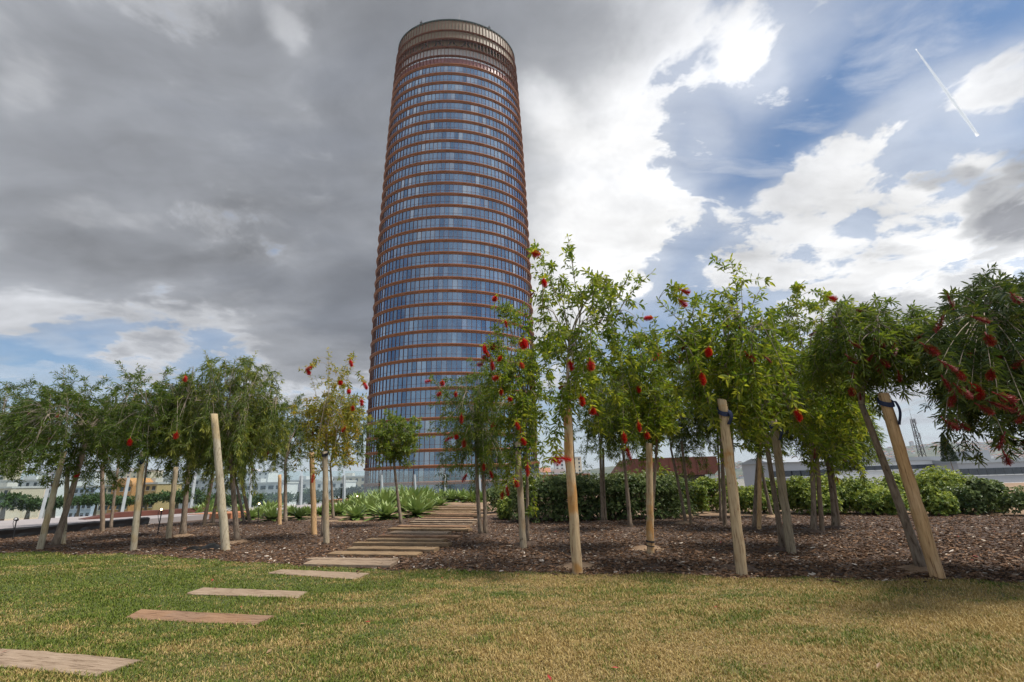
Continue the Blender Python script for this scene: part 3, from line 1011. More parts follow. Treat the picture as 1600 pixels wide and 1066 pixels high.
def tree(key, label, base, fork, box, style, twigs, seed, flowers=(), old=0, red=0, trunk=0.032, lead=(), depth=None, sub=3, Y=None, group='bottlebrush trees in the bark bed',
         name='bottlebrush_tree', dull=(), leafsc=1.0, stems=1):
    r = np.random.default_rng(seed)
    L, Wd, gap, droop, upr, ang = STYLE[style]
    sty = STYLE[style]
    b0 = G(*base) if Y is None else P(base[0], base[1], Y)
    Y = b0.y
    b0 = np.array(b0); b0[2] = 0.0
    fk = np.array(P(fork[0], fork[1], Y))
    c0 = np.array(P((box[0] + box[2]) / 2, (box[1] + box[3]) / 2, Y))
    e1 = np.array(P(box[2], (box[1] + box[3]) / 2, Y)); e2 = np.array(P((box[0] + box[2]) / 2, box[1], Y))
    hw, hh = np.linalg.norm(e1 - c0), np.linalg.norm(e2 - c0)
    hd = depth if depth else min(hw, hh * 1.1)
    c0[1] = Y + 0.0
    root = empty(name, tuple(b0), label, 'tree', group)
    mbt, mbb = MB(), MB()
    # trunk, slightly crooked, flared at the foot
    for s_ in range(stems):
        off = np.array([0.07 * s_, 0.05 * s_, 0])
        k1 = b0 + (fk - b0) * 0.4 + r.normal(0, 0.03, 3) * np.array([1, 1, 0]) + off
        tp = np.concatenate([bez(b0 + off - [0, 0, 0.05], k1, fk + off * 1.2, 9)])
        rad = trunk * np.concatenate([[1.6, 1.15], np.linspace(1.0, 0.72, 7)])
        mbt.tube(tp - b0, rad * r.normal(1, 0.04, 9), 9)
    # main limbs
    nl = max(7, int(twigs ** 0.5 * 0.75))
    limbs = []
    topz = c0[2] + hh
    for k in range(nl):
        az = k * 2.39996 + r.normal(0, 0.3)
        rr = (0.35 + 0.55 * r.random())
        end = c0 + np.array([math.cos(az) * hw * rr, math.sin(az) * hd * rr, hh * (0.15 + 0.65 * r.random() * (1.15 - rr))])
        st0 = fk + (c0 - fk) * 0.25 * r.random()
        ctl = st0 + (end - st0) * np.array([0.25, 0.25, 0.75]) + np.array([0, 0, 0.15 * hh])
        pts = bez(st0, ctl, end, 8) + r.normal(0, 0.012, (8, 3)) * np.linspace(0, 1, 8)[:, None]
        limbs.append(pts)
        mbb.tube(pts - b0, np.linspace(trunk * 0.42, trunk * 0.13, 8), 5, caps=False)
    # a leader through the crown
    pts = bez(fk, fk + (c0 - fk) * 0.6 + r.normal(0, 0.02, 3), c0 + np.array([0, 0, hh * 0.55]), 7)
    limbs.append(pts)
    mbb.tube(pts - b0, np.linspace(trunk * 0.7, trunk * 0.2, 7), 6, caps=False)
    for (lx, ly) in lead:            # single shoots that stand clear of the crown
        e = np.array(P(lx, ly, Y))
        pts_ = bez(c0 + np.array([(e[0] - c0[0]) * 0.4, 0, hh * 0.2]), c0 * 0.35 + e * 0.65 + r.normal(0, 0.04, 3), e, 10)
        limbs.append(pts_)
        mbb.tube(pts_ - b0, np.linspace(trunk * 0.25, 0.003, 10), 4, caps=False)
    alllimb = np.concatenate([l[2:] for l in limbs])
    lv = Leaves()
    for (lx, ly), pts_ in zip(lead, limbs[len(limbs) - len(lead):]):
        lv.along(pts_ - b0, sty, r, 0.25, 0.85, 0.7, 0.75)
        for j in range(4):
            q = pts_[4 + j]
            e = q + np.array([r.normal(0, .10), r.normal(0, .10), 0.06 + 0.1 * r.random()])
            tw = bez(q, (q + e) / 2 + [0, 0, .03], e, 5)
            mbb.tube(tw - b0, np.linspace(0.003, 0.0015, 5), 3, caps=False)
            lv.along(tw - b0, sty, r, 0.15, 0.85, 0.7)
    ends = []
    dropl = 0.16 + 0.30 * droop
    for k in range(twigs):
        u = norm(r.normal(0, 1, 3))
        rr = (0.35 + 0.65 * r.random()) ** 0.8
        lump = 1.0 + 0.16 * math.sin(3 * math.atan2(u[1], u[0]) + seed) + 0.10 * math.sin(7 * u[2] + 2.0 * seed)
        tgt = c0 + u * np.array([hw, hd, hh]) * rr * lump
        if tgt[2] < 0.25:
            tgt[2] = 0.25 + 0.2 * r.random()
        dd = np.linalg.norm((alllimb - tgt) * np.array([1, 1, 0.7]) + np.array([0, 0, 0.12 * hh * droop]), axis=1)
        st0 = alllimb[np.argmin(dd + r.random(len(dd)) * 0.08)]
        if r.random() < upr:
            ctl = (st0 + tgt) / 2 + np.array([0, 0, -0.03])
            tgt = tgt + np.array([0, 0, 0.05])
        else:
            ctl = st0 * 0.45 + tgt * 0.55 + np.array([0, 0, (0.10 + 0.20 * droop) * (0.6 + r.random())])
        ln = np.linalg.norm(tgt - st0)
        tw = bez(st0, ctl, tgt, 7)
        if droop > 0.4 and u[2] < 0.75 and r.random() < 0.75:      # weeping end
            dl = dropl * (0.4 + r.random()) * (0.5 + droop * 0.5)
            tail = bez(tgt, tgt + (tgt - ctl) * 0.25, tgt + np.array([(tgt - ctl)[0] * 0.25, (tgt - ctl)[1] * 0.25, -dl]), 5)[1:]
            if tail[-1, 2] > 0.15:
                tw = np.concatenate([tw, tail])
        tw = tw + r.normal(0, 0.006, tw.shape)
        mbb.tube(tw - b0, np.linspace(0.0050, 0.0014, len(tw)), 3, caps=False)
        keep = tw[-7:] if len(tw) > 7 else tw[2:]
        lv.along(keep - b0, sty, r, 0.05, leafsc, 1.0 if r.random() < 0.6 else 0.35)
        for j in range(sub):
            q = tw[-1 - int(r.integers(0, max(2, len(tw) - 3)))]
            e = q + np.array([r.normal(0, 0.11), r.normal(0, 0.11), (-0.14 * droop + 0.05) * (0.5 + r.random()) + r.normal(0, 0.04)])
            t2 = bez(q, (q + e) / 2 + np.array([0, 0, 0.03 + 0.03 * droop]), e, 5)
            mbb.tube(t2 - b0, np.linspace(0.0026, 0.0012, 5), 3, caps=False)
            lv.along(t2 - b0, sty, r, 0.05, leafsc, 1.0 if r.random() < 0.4 else 0.2)
            ends.append((t2[-1], t2[-1] - t2[-2]))
        ends.append((tw[-1], tw[-1] - tw[-2]))
    mbt.build('trunk', m_bark, root, smooth=True)
    mq, tq = 22, np.linspace(0, 2 * PI, 22, endpoint=False)
    rq = [(0.0, 0.055), (0.08, 0.05), (0.17, 0.022), (0.27, -0.01)]
    Vq = np.concatenate([np.stack([np.cos(tq) * a_ * 1.1 * r.normal(1, .10, mq), np.sin(tq) * a_ * r.normal(1, .10, mq), np.full(mq, z_) + r.normal(0, .004, mq)], 1) for a_, z_ in rq])
    iq = (np.arange(3)[:, None] * mq + np.arange(mq)[None]).ravel(); jq = (np.arange(3)[:, None] * mq + ((np.arange(mq) + 1) % mq)[None]).ravel()
    link('root_mound', mesh_np('root_mound', Vq, [(np.stack([iq, jq, jq + mq, iq + mq], 1), 0)], smooth=True), m_soil if seed % 3 == 0 else m_mul, root)
    # flowers seen in the photograph, at the near side of the crown
    def put(p, d, me, sc):
        o = bpy.data.objects.new('flower', me)
        col.objects.link(o)
        o.parent = root
        o.location = tuple(np.asarray(p) - b0)
        q = Vector(tuple(-np.asarray(d))).to_track_quat('Z', 'Y')
        o.rotation_euler = q.to_euler()
        o.scale = (sc, sc, sc * r.uniform(0.85, 1.2))
        return o
    for fl in flowers:
        px, py = fl[0], fl[1]
        yf = max(Y - hd * (0.85 + 0.3 * r.random()), Y - 1.1)
        p = np.array(P(px, py, yf))
        d = np.array([r.normal(0, 0.35), r.normal(0, 0.35), -1.0]) if len(fl) < 3 else np.array([math.sin(math.radians(fl[2])), -0.15, -math.cos(math.radians(fl[2]))])
        d = norm(d)
        p = p - d * 0.05
        put(p, d, FLOWERS[int(r.integers(0, 3))], r.uniform(0.9, 1.15) * Y / 5.5 if Y < 6.5 else r.uniform(0.95, 1.2))
        # the twig it hangs from
        q = alllimb[np.argmin(np.linalg.norm(alllimb - p - np.array([0, 0, 0.35]), axis=1))]
        tw = bez(q, (q + p) / 2 + np.array([0, -0.05, 0.22]), p - d * 0.0, 8)
        mbb.tube(tw - b0, np.linspace(0.004, 0.0022, 8), 4, caps=False)
        lv.along(tw[3:] - b0, sty, r, 0.1, 1.0, 1.0)
    for px, py in dull:
        p = np.array(P(px, py, max(Y - hd * (0.8 + 0.25 * r.random()), Y - 1.0)))
        d = norm(np.array([r.normal(0, 0.6), r.normal(0, 0.4), -0.8]))
        put(p - d * 0.05, d, OLDFLOWERS[int(r.integers(0, 2))], r.uniform(1.0, 1.3))
        q = alllimb[np.argmin(np.linalg.norm(alllimb - p - np.array([0, 0, 0.3]), axis=1))]
        tw = bez(q, (q + p) / 2 + np.array([0, -0.03, 0.2]), p - d * 0.05, 8)
        mbb.tube(tw - b0, np.linspace(0.005, 0.0025, 8), 4, caps=False)
        lv.along(tw[3:] - b0, sty, r, 0.1, 1.0, 0.5)
    for k in range(old + red):
        if not ends:
            break
        p, d = ends[int(r.integers(0, len(ends)))]
        me = OLDFLOWERS[k % 2] if k < old else FLOWERS[k % 3]
        put(p, norm(d + np.array([0, 0, -0.02])), me, r.uniform(0.75, 1.0))
    mbb.build('branches', m_twig, root)
    link('crown', lv.mesh(), LEAF[style], root)
    TREES[key] = root
    return root


LBL = 'bottlebrush tree '
# right of the path, front row
tree('r1', 'tall airy bottlebrush with fresh broad leaves, its top shoots highest beside the tower', (904, 886), (886, 560), (822, 395, 1010, 670), 'broad', 74, 21,
     [(837, 397, 60), (892, 570, 5), (818, 537, 0), (909, 626, 5), (926, 644, 0), (868, 721, 70), (875, 716, 80), (850, 441), (923, 571)], old=5, trunk=0.030, lead=[(887, 368), (1020, 425), (836, 380), (985, 425), (940, 430)], sub=3)
tree('r2', 'weeping bottlebrush with slender leaves and red flowers standing right beside the plank path', (752, 838), (744, 700), (682, 560, 815, 760), 'fine', 170, 22,
     [(669, 596, -70), (691, 599, 0), (686, 616, -40), (712, 616, 0), (721, 652, 0), (703, 685, -60), (713, 683), (725, 692, 0), (727, 745, -30), (756, 729, 0), (767, 740, 20), (771, 666, 0)], old=3, trunk=0.042, lead=[(672, 590)], stems=2)
tree('r3', 'bottlebrush thick with red flowers in front of the lower right edge of the tower', (824, 851), (822, 640), (752, 480, 868, 745), 'broad', 100, 23,
     [(775, 591, -60), (783, 612, 0), (797, 625, 30), (808, 664, 20), (815, 675, 0), (817, 689, 20), (824, 731, 0), (806, 755, 20), (793, 766, 10), (785, 774, -10), (756, 559, -40), (757, 544), (770, 542), (781, 560),
      (750, 570, -70), (769, 569), (762, 553), (773, 467, -30), (790, 505), (815, 571)], old=4, trunk=0.028)
tree('r4', 'bright green bottlebrush with flower brushes hanging in a row over the short banded stake', (1012, 858), (1028, 660), (950, 500, 1062, 705), 'broad', 105, 24,
     [(998, 608, 0), (998, 665, 0), (1011, 681, 0), (1028, 556, -50), (981, 706, 15), (975, 682, 0), (1063, 563, 0), (1015, 497, -80)], old=3, trunk=0.026)
tree('r5', 'wide bottlebrush with a lone dark spike above its crown, over the blue strapped middle stake', (1152, 890), (1134, 560), (1040, 440, 1235, 690), 'broad', 118, 25,
     [(1107, 550, -10), (1097, 589, 0), (1171, 557, 30), (1246, 646, 0), (1072, 456, 60), (1067, 474, 30)], old=10, trunk=0.032, lead=[(1141, 405), (1060, 462), (1190, 450), (1028, 470)], sub=3)
tree('r6', 'leafy bottlebrush with long hanging sprays, over the grey stake with a dangling blue strap', (1224, 861), (1190, 640), (1170, 465, 1345, 710), 'broad', 125, 26,
     [(1302, 467, 60), (1308, 556, 20), (1330, 492)], old=14, trunk=0.036, lead=[(1245, 445), (1290, 455), (1335, 470)])
tree('r7', 'dense dark bottlebrush whose trunk leans beside the thick slanting stake', (1443, 893), (1346, 632), (1262, 478, 1452, 598), 'fine', 180, 27, [], old=20, dull=[(1337, 539), (1330, 562), (1361, 557), (1375, 537), (1396, 547), (1381, 566), (1332, 587), (1372, 575), (1331, 612), (1420, 560), (1405, 590)], trunk=0.044)
tree('r8', 'dark heavy bottlebrush with dull red flowers reaching in from the right edge of the view', (1690, 915), (1660, 700), (1440, 440, 1800, 668), 'deep', 430, 28, [(1527, 608, 30), (1532, 622)], old=40, red=4, dull=[(1510, 552), (1480, 571), (1480, 601), (1488, 625), (1514, 612), (1559, 633), (1506, 666), (1486, 664), (1574, 719), (1597, 655), (1548, 586), (1546, 531), (1570, 621), (1587, 636), (1485, 471), (1470, 502), (1530, 499), (1587, 466), (1503, 610), (1540, 640), (1565, 690), (1452, 545), (1500, 585), (1590, 570)], trunk=0.045, lead=[(1500, 470), (1545, 435), (1590, 440)], sub=4)
# right, back row
tree('b1', 'dark twin stemmed bottlebrush in front of the clipped hedge', (942, 816), (938, 700), (895, 565, 1005, 715), 'fine', 190, 31, old=3, trunk=0.040, stems=2)
tree('b2', 'slim bottlebrush with a curving trunk between the hedge and the banded stake', (985, 828), (972, 690), (935, 570, 1020, 700), 'fine', 140, 32, old=2, trunk=0.042)
tree('b3', 'bottlebrush with crossed thin stems before the rusted steel pavilion', (1072, 818), (1048, 700), (1015, 545, 1118, 715), 'fine', 210, 33, old=2, trunk=0.034)
tree('b4', 'slender bottlebrush behind the blue strapped middle stake', (1126, 818), (1120, 660), (1070, 530, 1170, 690), 'fine', 190, 34, old=2, trunk=0.026)
tree('b5', 'bottlebrush with a dark strapped trunk seen between the two blue strapped stakes', (1178, 828), (1188, 680), (1130, 540, 1230, 695), 'fine', 190, 35, old=3, trunk=0.034)
tree('b6', 'small bottlebrush leaning left, its foot farthest back before the round shrubs', (1206, 808), (1184, 700), (1145, 570, 1240, 705), 'fine', 140, 36, old=1, trunk=0.040)
tree('b7', 'rich green bottlebrush dropping its foliage low over a pair of brown stems', (1270, 832), (1268, 705), (1218, 535, 1338, 725), 'fine', 260, 37, old=6, trunk=0.048)
tree('b8', 'rich green bottlebrush overlapping the right side of the pair of brown stems', (1304, 826), (1292, 712), (1248, 560, 1356, 720), 'fine', 220, 38, old=6, trunk=0.046)
# left of the path
tree('l1', 'yellowing bottlebrush with orange leaves and red flowers left of the tower', (504, 843), (512, 650), (462, 590, 572, 725), 'yellow', 115, 41,
     [(484, 575, -60), (482, 581), (548, 566, 20), (532, 598), (570, 601, 30), (565, 628), (551, 638), (537, 671), (489, 746, 0), (545, 612)], old=6, trunk=0.026, lead=[(513, 545), (478, 572), (556, 558), (533, 575)])
tree('l2', 'big willow-like bottlebrush with a pale drooping crown over the tall bare stake', (372, 848), (358, 680), (272, 562, 444, 735), 'willow', 390, 42, [], old=14, trunk=0.052, lead=[(320, 548), (400, 550), (425, 590)], sub=3)
tree('l3', 'sparse bottlebrush with long bare grey limbs spreading from one pale trunk', (211, 857), (238, 655), (175, 578, 305, 728), 'dark', 140, 43, [(203, 690, 10), (275, 680, 0), (289, 591)], old=4, trunk=0.020, lead=[(186, 566), (215, 570), (262, 575)])
tree('l4', 'dark bushy bottlebrush on a leaning brown trunk nearest the left end of the bed', (84, 856), (134, 690), (20, 592, 220, 750), 'dark', 300, 44, [], old=6, red=2, trunk=0.055, lead=[(100, 575), (60, 600)])
tree('l5', 'dark bottlebrush with a grey slanting trunk behind the sparse pale one', (286, 838), (296, 725), (232, 600, 345, 735), 'dark', 220, 45, old=3, trunk=0.062)
tree('l6', 'dark bottlebrush with low crown between the willow-like and the yellowing trees', (446, 818), (446, 725), (400, 615, 492, 740), 'dark', 170, 46, old=3, red=2, trunk=0.055)
tree('l7', 'small dark bottlebrush on a thin straight trunk near the black edging', (173, 828), (185, 725), (125, 620, 235, 728), 'dark', 130, 47, old=3, trunk=0.040)
tree('l8', 'thin stemmed bottlebrush behind the left side of the willow-like tree', (331, 820), (346, 735), (292, 625, 384, 740), 'dark', 120, 48, old=1, trunk=0.052)
tree('l9', 'thin stemmed bottlebrush leaning left behind the right side of the willow-like tree', (382, 818), (364, 735), (335, 630, 425, 735), 'fine', 120, 49, old=1, trunk=0.045)
tree('l10', 'weeping dark bottlebrush hidden behind the yellowing tree', (521, 812), (516, 725), (500, 610, 578, 735), 'fine', 120, 50, old=2, trunk=0.040)
tree('l11', 'dark bottlebrush cut by the left edge of the view', (-25, 850), (-10, 720), (-80, 600, 70, 740), 'dark', 220, 51, [], old=4, trunk=0.05)
tree('l12', 'small round crowned bright green tree on a bare slim trunk before the tower', (628, 822), (614, 708), (578, 645, 655, 738), 'round', 150, 52, [], trunk=0.040, group=None, name='round_tree', sub=3)

# ================================================================ stakes
m_st_pale = timber('stake_pale_timber', (0.431, 0.312, 0.185), (0.559, 0.426, 0.260), (0.196, 0.113, 0.059), along=(10, 10, 0.9), scale=6, bump=0.5, patch=(0.92, 0.66, 0.38))
m_st_cream = timber('stake_cream_timber', (0.361, 0.307, 0.214), (0.484, 0.416, 0.300), (0.175, 0.129, 0.080), along=(10, 10, 0.9), scale=6, bump=0.5, patch=(0.95, 0.85, 0.68))
m_st_grey = timber('stake_grey_timber', (0.308, 0.246, 0.168), (0.446, 0.365, 0.246), (0.138, 0.099, 0.061), along=(10, 10, 0.9), scale=6, bump=0.5, patch=(0.95, 0.86, 0.75))
m_st_tan = timber('stake_tan_timber', (0.470, 0.286, 0.137), (0.627, 0.413, 0.216), (0.202, 0.106, 0.049), along=(10, 10, 0.9), scale=6, bump=0.5, patch=(1.05, 1.1, 1.2))
m_st_brown = timber('stake_brown_timber', (0.19, 0.135, 0.09), (0.27, 0.20, 0.14), (0.08, 0.055, 0.04), along=(10, 10, 0.9), scale=6, bump=0.5)
m_blue = plain('navy_webbing', (0.018, 0.030, 0.085), 0.7, 0.3, 20.0)
m_blk = plain('black_webbing', (0.012, 0.012, 0.014), 0.6, 0.3, 20.0)


def stake(base, top, wpx, m_, label, seed, strap=None, band=None, knot=False, group='tree stakes'):
    r = np.random.default_rng(seed)
    b0 = G(*base)
    Y = b0.y
    t0 = P(top[0], top[1], Y)
    b0, t0 = np.array([b0.x, b0.y, 0.0]), np.array(t0)
    rad = wpx / FPX * Y / 2 * 0.86 / math.sqrt(1 + ((base[0] - 800) / FPX) ** 2)
    n = 14
    root = empty('tree_stake', tuple(b0), label, 'stake', group)
    u = np.linspace(0, 1, n)[:, None]
    ax = b0 * (1 - u) + t0 * u
    dirv = norm((t0 - b0)[None])[0]
    ax[0] -= dirv * 0.06
    ax[1:-1] += r.normal(0, rad * 0.05, (n - 2, 3)) * np.array([1, 1, 0])
    k = 14
    rr = rad * (1.04 - 0.14 * u) * (1 + 0.035 * r.normal(0, 1, (n, k)) + 0.05 * np.cos(np.arange(k) * 2 * PI / k * 2 + seed)[None] + 0.04 * np.cos(np.arange(k) * 2 * PI / k * 3 + seed * 2)[None])
    if knot:
        rr[4] *= 1.10; rr[5] *= 1.02
    V, F = tube_arrays(ax - b0, rr, k)
    # slightly slanted saw cut on top
    V[-k:, 2] += (V[-k:, 0] - V[-k:, 0].mean()) * r.normal(0, 0.25)
    mb = MB(); mb.addnp(V, F)
    c = len(V)
    mb.F.setdefault((k, 0), []).append([c - k + i for i in range(k)])
    me = mb.mesh('post', smooth=True)
    for p in me.polygons:
        if len(p.vertices) == k: p.use_smooth = False
    link('post', me, m_, root)
    def at(f):
        return ax[0] * (1 - f) + ax[-1] * f - b0
    def wrap(f, h, m2, name, slant=0.0, proud=0.006):
        kk = 20
        a = np.arange(kk) * 2 * PI / kk
        A, B = frames(dirv[None])
        ring_ = A * np.cos(a)[:, None] + B * np.sin(a)[:, None]
        tilt = slant * np.cos(a)[:, None] * dirv
        rw = rad * 1.10 + proud
        V = np.concatenate([at(f) + ring_ * rw + tilt - dirv * h / 2, at(f) + ring_ * rw + tilt + dirv * h / 2, at(f) + ring_ * (rw - .008) + tilt + dirv * h / 2, at(f) + ring_ * (rw - .008) + tilt - dirv * h / 2])
        i = np.arange(kk)[:, None]; j = (np.arange(kk) + 1)[:, None] % kk
        F = np.concatenate([np.concatenate([i + kk * q, j + kk * q, j + kk * ((q + 1) % 4), i + kk * ((q + 1) % 4)], 1) for q in range(4)])
        mb2 = MB(); mb2.addnp(V, F); return mb2.build(name, m2, root, smooth=False)
    if strap:
        f, tail, m2 = strap
        loop_ = wrap(f, 0.052, m2, 'tie_strap', 0.04)
        # loose end hanging down the side that faces the lawn
        mb2 = MB()
        L = tail
        q = [at(f) + np.array([rad * 0.7, -rad * 1.12 - 0.01, 0.0])]
        for i in range(1, 9):
            q.append(at(f - i / 9 * L / np.linalg.norm(t0 - b0)) + np.array([rad * (0.7 + 0.45 * math.sin(i * 0.5)), -rad * (1.15 - 0.03 * i) - 0.012, 0]))
        q = np.array(q)
        wv = np.array([0.026, 0.014, 0.0])
        V = np.concatenate([q - wv, q + wv, q + wv + [0, 0.003, 0], q - wv + [0, 0.003, 0]])
        n_ = len(q)
        i = np.arange(n_ - 1)[:, None]
        F = np.concatenate([np.concatenate([i + n_ * a_, i + n_ * ((a_ + 1) % 4), i + 1 + n_ * ((a_ + 1) % 4), i + 1 + n_ * a_], 1) for a_ in range(4)])
        mb2.addnp(V, F)
        mb2.build('strap_tail', m2, loop_)
    if band:
        wrap(band, 0.022, m_blk, 'black_band', 0.004)
        wrap(band - 0.035, 0.012, m_blk, 'black_band', 0.006)
    return root


stake((903, 898), (885, 640), 17.5, m_st_pale, 'thick pale stake with orange peeled streaks in front of the tallest airy tree', 1)
stake((818, 858), (808, 690), 11, m_st_grey, 'grey tan stake standing just right of the plank path trees', 2, strap=(0.95, 0.03, m_blk))
stake((1016, 865), (1014, 693), 12, m_st_pale, 'straight pale stake with a black band near its foot', 3, band=0.14)
stake((1160, 900), (1128, 625), 18, m_st_pale, 'tall pale stake with an orange foot and a navy strap round its top', 4, strap=(0.93, 0.17, m_blue))
stake((1237, 865), (1208, 656), 15.5, m_st_grey, 'grey leaning stake with a thin navy strap dangling from its top', 5, strap=(0.95, 0.22, m_blue))
stake((1466, 905), (1380, 615), 26, m_st_tan, 'thickest tan stake, steeply slanting, knotted low down, navy strap at its top', 6, strap=(0.95, 0.27, m_blue), knot=True)
stake((510, 850), (508, 706), 10.5, m_st_grey, 'grey brown stake under the yellowing tree, nearer the path', 7, strap=(0.98, 0.02, m_blk))
stake((491, 836), (487, 706), 9.5, m_st_tan, 'tan stake under the yellowing tree, farther from the path', 8)
stake((353, 861), (335, 647), 14, m_st_cream, 'tall bare pale stake leaning left in front of the willow-like tree', 9)
stake((208, 861), (223, 706), 12.5, m_st_cream, 'pale stake leaning right with a navy strap, under the sparse long limbed tree', 11, strap=(0.93, 0.12, m_blue))
stake((62, 859), (100, 706), 13, m_st_cream, 'pale stake leaning right beside the brown leaning trunk near the black edging', 12)
stake((99, 851), (106, 730), 9, m_st_cream, 'thin pale stake standing behind the brown leaning trunk', 13)
stake((263, 842), (275, 730), 9.5, m_st_grey, 'slim grey stake leaning right beside the grey slanting trunk', 14)
stake((437, 820), (437, 742), 6.5, m_st_tan, 'small tan stake beside the dark low crowned tree', 15)
stake((160, 831), (160, 725), 8.5, m_st_brown, 'upright dark brown stake before the black edging', 16)
stake((1080, 820), (1065, 690), 5, m_st_brown, 'very thin brown stake crossing the stems before the rusted pavilion', 17)
stake((1133, 822), (1127, 684), 7.5, m_st_brown, 'brown stake behind the tall pale strapped stake', 18)
stake((1186, 829), (1187, 690), 8, m_st_tan, 'tan stake between the two strapped stakes', 19, strap=(0.9, 0.08, m_blk))
stake((1285, 832), (1275, 700), 9, m_st_brown, 'brown stake touching the left of the paired brown stems', 20)
stake((1311, 826), (1298, 715), 7.5, m_st_brown, 'slimmer brown stake right of the paired brown stems', 21)
stake((391, 818), (374, 735), 6, m_st_brown, 'thin brown stake leaning left behind the willow-like tree', 22)
stake((318, 822), (333, 740), 7, m_st_brown, 'thin brown stake leaning right left of the willow-like tree', 23)

# ================================================================ planks of the path
m_plank = timber('weathered_sleeper', (0.231, 0.150, 0.081), (0.322, 0.224, 0.130), (0.098, 0.058, 0.031), along=(0.9, 9, 9), scale=7, bump=0.5, patch=(0.90, 0.93, 1.0))
m_plank2 = timber('reddish_sleeper', (0.230, 0.128, 0.071), (0.331, 0.203, 0.120), (0.072, 0.041, 0.026), along=(0.9, 9, 9), scale=7, bump=0.5, patch=(0.9, 0.95, 1.05))
m_plankp = timber('pale_sleeper', (0.266, 0.190, 0.128), (0.364, 0.272, 0.192), (0.119, 0.075, 0.045), along=(0.9, 9, 9), scale=7, bump=0.5)


def plank(corners, top, m_, label, seed, thick=0.05, group=None):
    r = np.random.default_rng(seed)
    pl, pr_, fr_, fl_ = [np.array(c) for c in corners]
    cen = (pl + pr_ + fr_ + fl_) / 4
    n = 12
    u = np.linspace(0, 1, n)[:, None]
    near = pl * (1 - u) + pr_ * u
    far = fl_ * (1 - u) + fr_ * u
    wob = 0.004
    near[1:-1] += r.normal(0, wob, (n - 2, 2)); far[1:-1] += r.normal(0, wob, (n - 2, 2))
    zt = top + r.normal(0, 0.0015, n)
    tl = r.normal(0, 0.003)
    dirx = norm((pr_ - pl)[None])[0]
    cs = [(near, zt - 0.008 - tl), (near + (far - near) * 0.06, zt - tl), (far - (far - near) * 0.06, zt + tl), (far, zt - 0.008 + tl), (far, np.full(n, top - thick)), (near, np.full(n, top - thick))]
    V = np.concatenate([np.concatenate([q - cen, z_[:, None]], 1) for q, z_ in cs])
    F = []
    for a in range(6):
        b_ = (a + 1) % 6
        for i in range(n - 1):
            F.append((a * n + i, a * n + i + 1, b_ * n + i + 1, b_ * n + i))
    mb = MB(); mb.add(V, F)
    mb.add(V[0::n], [tuple(range(6))[::-1]]); mb.add(V[n - 1::n], [tuple(range(6))])
    ang = math.atan2(dirx[1], dirx[0])
    o = mb.build('wooden_plank', m_, loc=(cen[0], cen[1], 0))
    o.data.transform(Matrix.Rotation(-ang, 4, 'Z')); o.rotation_euler = (0, 0, ang)
    return tag(o, label, 'plank', group)


PL_L = ['broad weathered plank in the lawn, cut by the left edge of the view', 'cracked reddish plank in the lawn with a split along its top',
        'pale plank in the lawn, halfway between the cracked reddish one and the bark bed', 'pale plank in the lawn, farthest one before the bark bed']
for i, (q, l) in enumerate(zip(PLANK_POLY, PL_L)):
    plank(q, 0.022, [m_plankp, m_plank2, m_plankp, m_plankp][i], l, 60 + i, group='planks of the stepping path')
ORD = ['first', 'second', 'third', 'fourth', 'fifth', 'sixth', 'seventh', 'eighth', 'ninth', 'tenth', 'eleventh', 'twelfth', 'thirteenth', 'fourteenth', 'fifteenth', 'sixteenth',
       'seventeenth', 'eighteenth', 'nineteenth', 'twentieth', 'twenty first', 'twenty second', 'twenty third', 'twenty fourth', 'twenty fifth', 'twenty sixth', 'twenty seventh', 'twenty eighth', 'twenty ninth', 'thirtieth', 'thirty first', 'thirty second']
# left and right ends along the bed: (y in the photograph, left x, right x)
EL = [(885, 482, 615), (879, 486, 616), (868, 516, 663), (861, 545, 668), (854, 560, 690), (847, 580, 692), (842, 596, 706), (835, 608, 710), (829, 622, 716), (824, 634, 742)]
pr2 = np.random.default_rng(4)
pys = [885, 877.5, 868, 861.5, 853.5, 847, 841, 835.5, 830, 825.5, 821.5, 817.8, 814.4, 811.3, 808.5, 806, 803.7, 801.6, 799.7, 797.9, 796.2, 794.7, 793.3, 792, 790.8]
xl = np.interp(pys, [790, 800, 812, 825, 835, 847, 861, 868, 877, 885], [686, 668, 655, 632, 608, 583, 548, 518, 486, 481])[::1]
xr = np.interp(pys, [790, 800, 812, 825, 835, 847, 861, 868, 877, 885], [742, 748, 746, 738, 718, 700, 672, 660, 617, 615])
for i, y_ in enumerate(pys):
    jl, jr = (pr2.normal(0, 7), pr2.normal(0, 7)) if i > 1 else (0, 0)
    a, b_ = np.array(xy(xl[i] + jl, y_)), np.array(xy(xr[i] + jr, y_ + 1.5 * (y_ - 755) / 100))
    dv = norm((b_ - a)[None])[0]
    pv = np.array([-dv[1], dv[0]])
    w = 0.205 + pr2.normal(0, 0.012)
    hw_ = pv * w / 2
    plank([a - hw_, b_ - hw_, b_ + hw_, a + hw_], 0.060 + pr2.normal(0, 0.008), [m_plank, m_plank2, m_plank, m_plankp][int(pr2.integers(0, 4))],
          ORD[i] + ' weathered plank of the path across the bark, counted from the lawn', 80 + i, thick=0.05, group='planks of the stepping path')

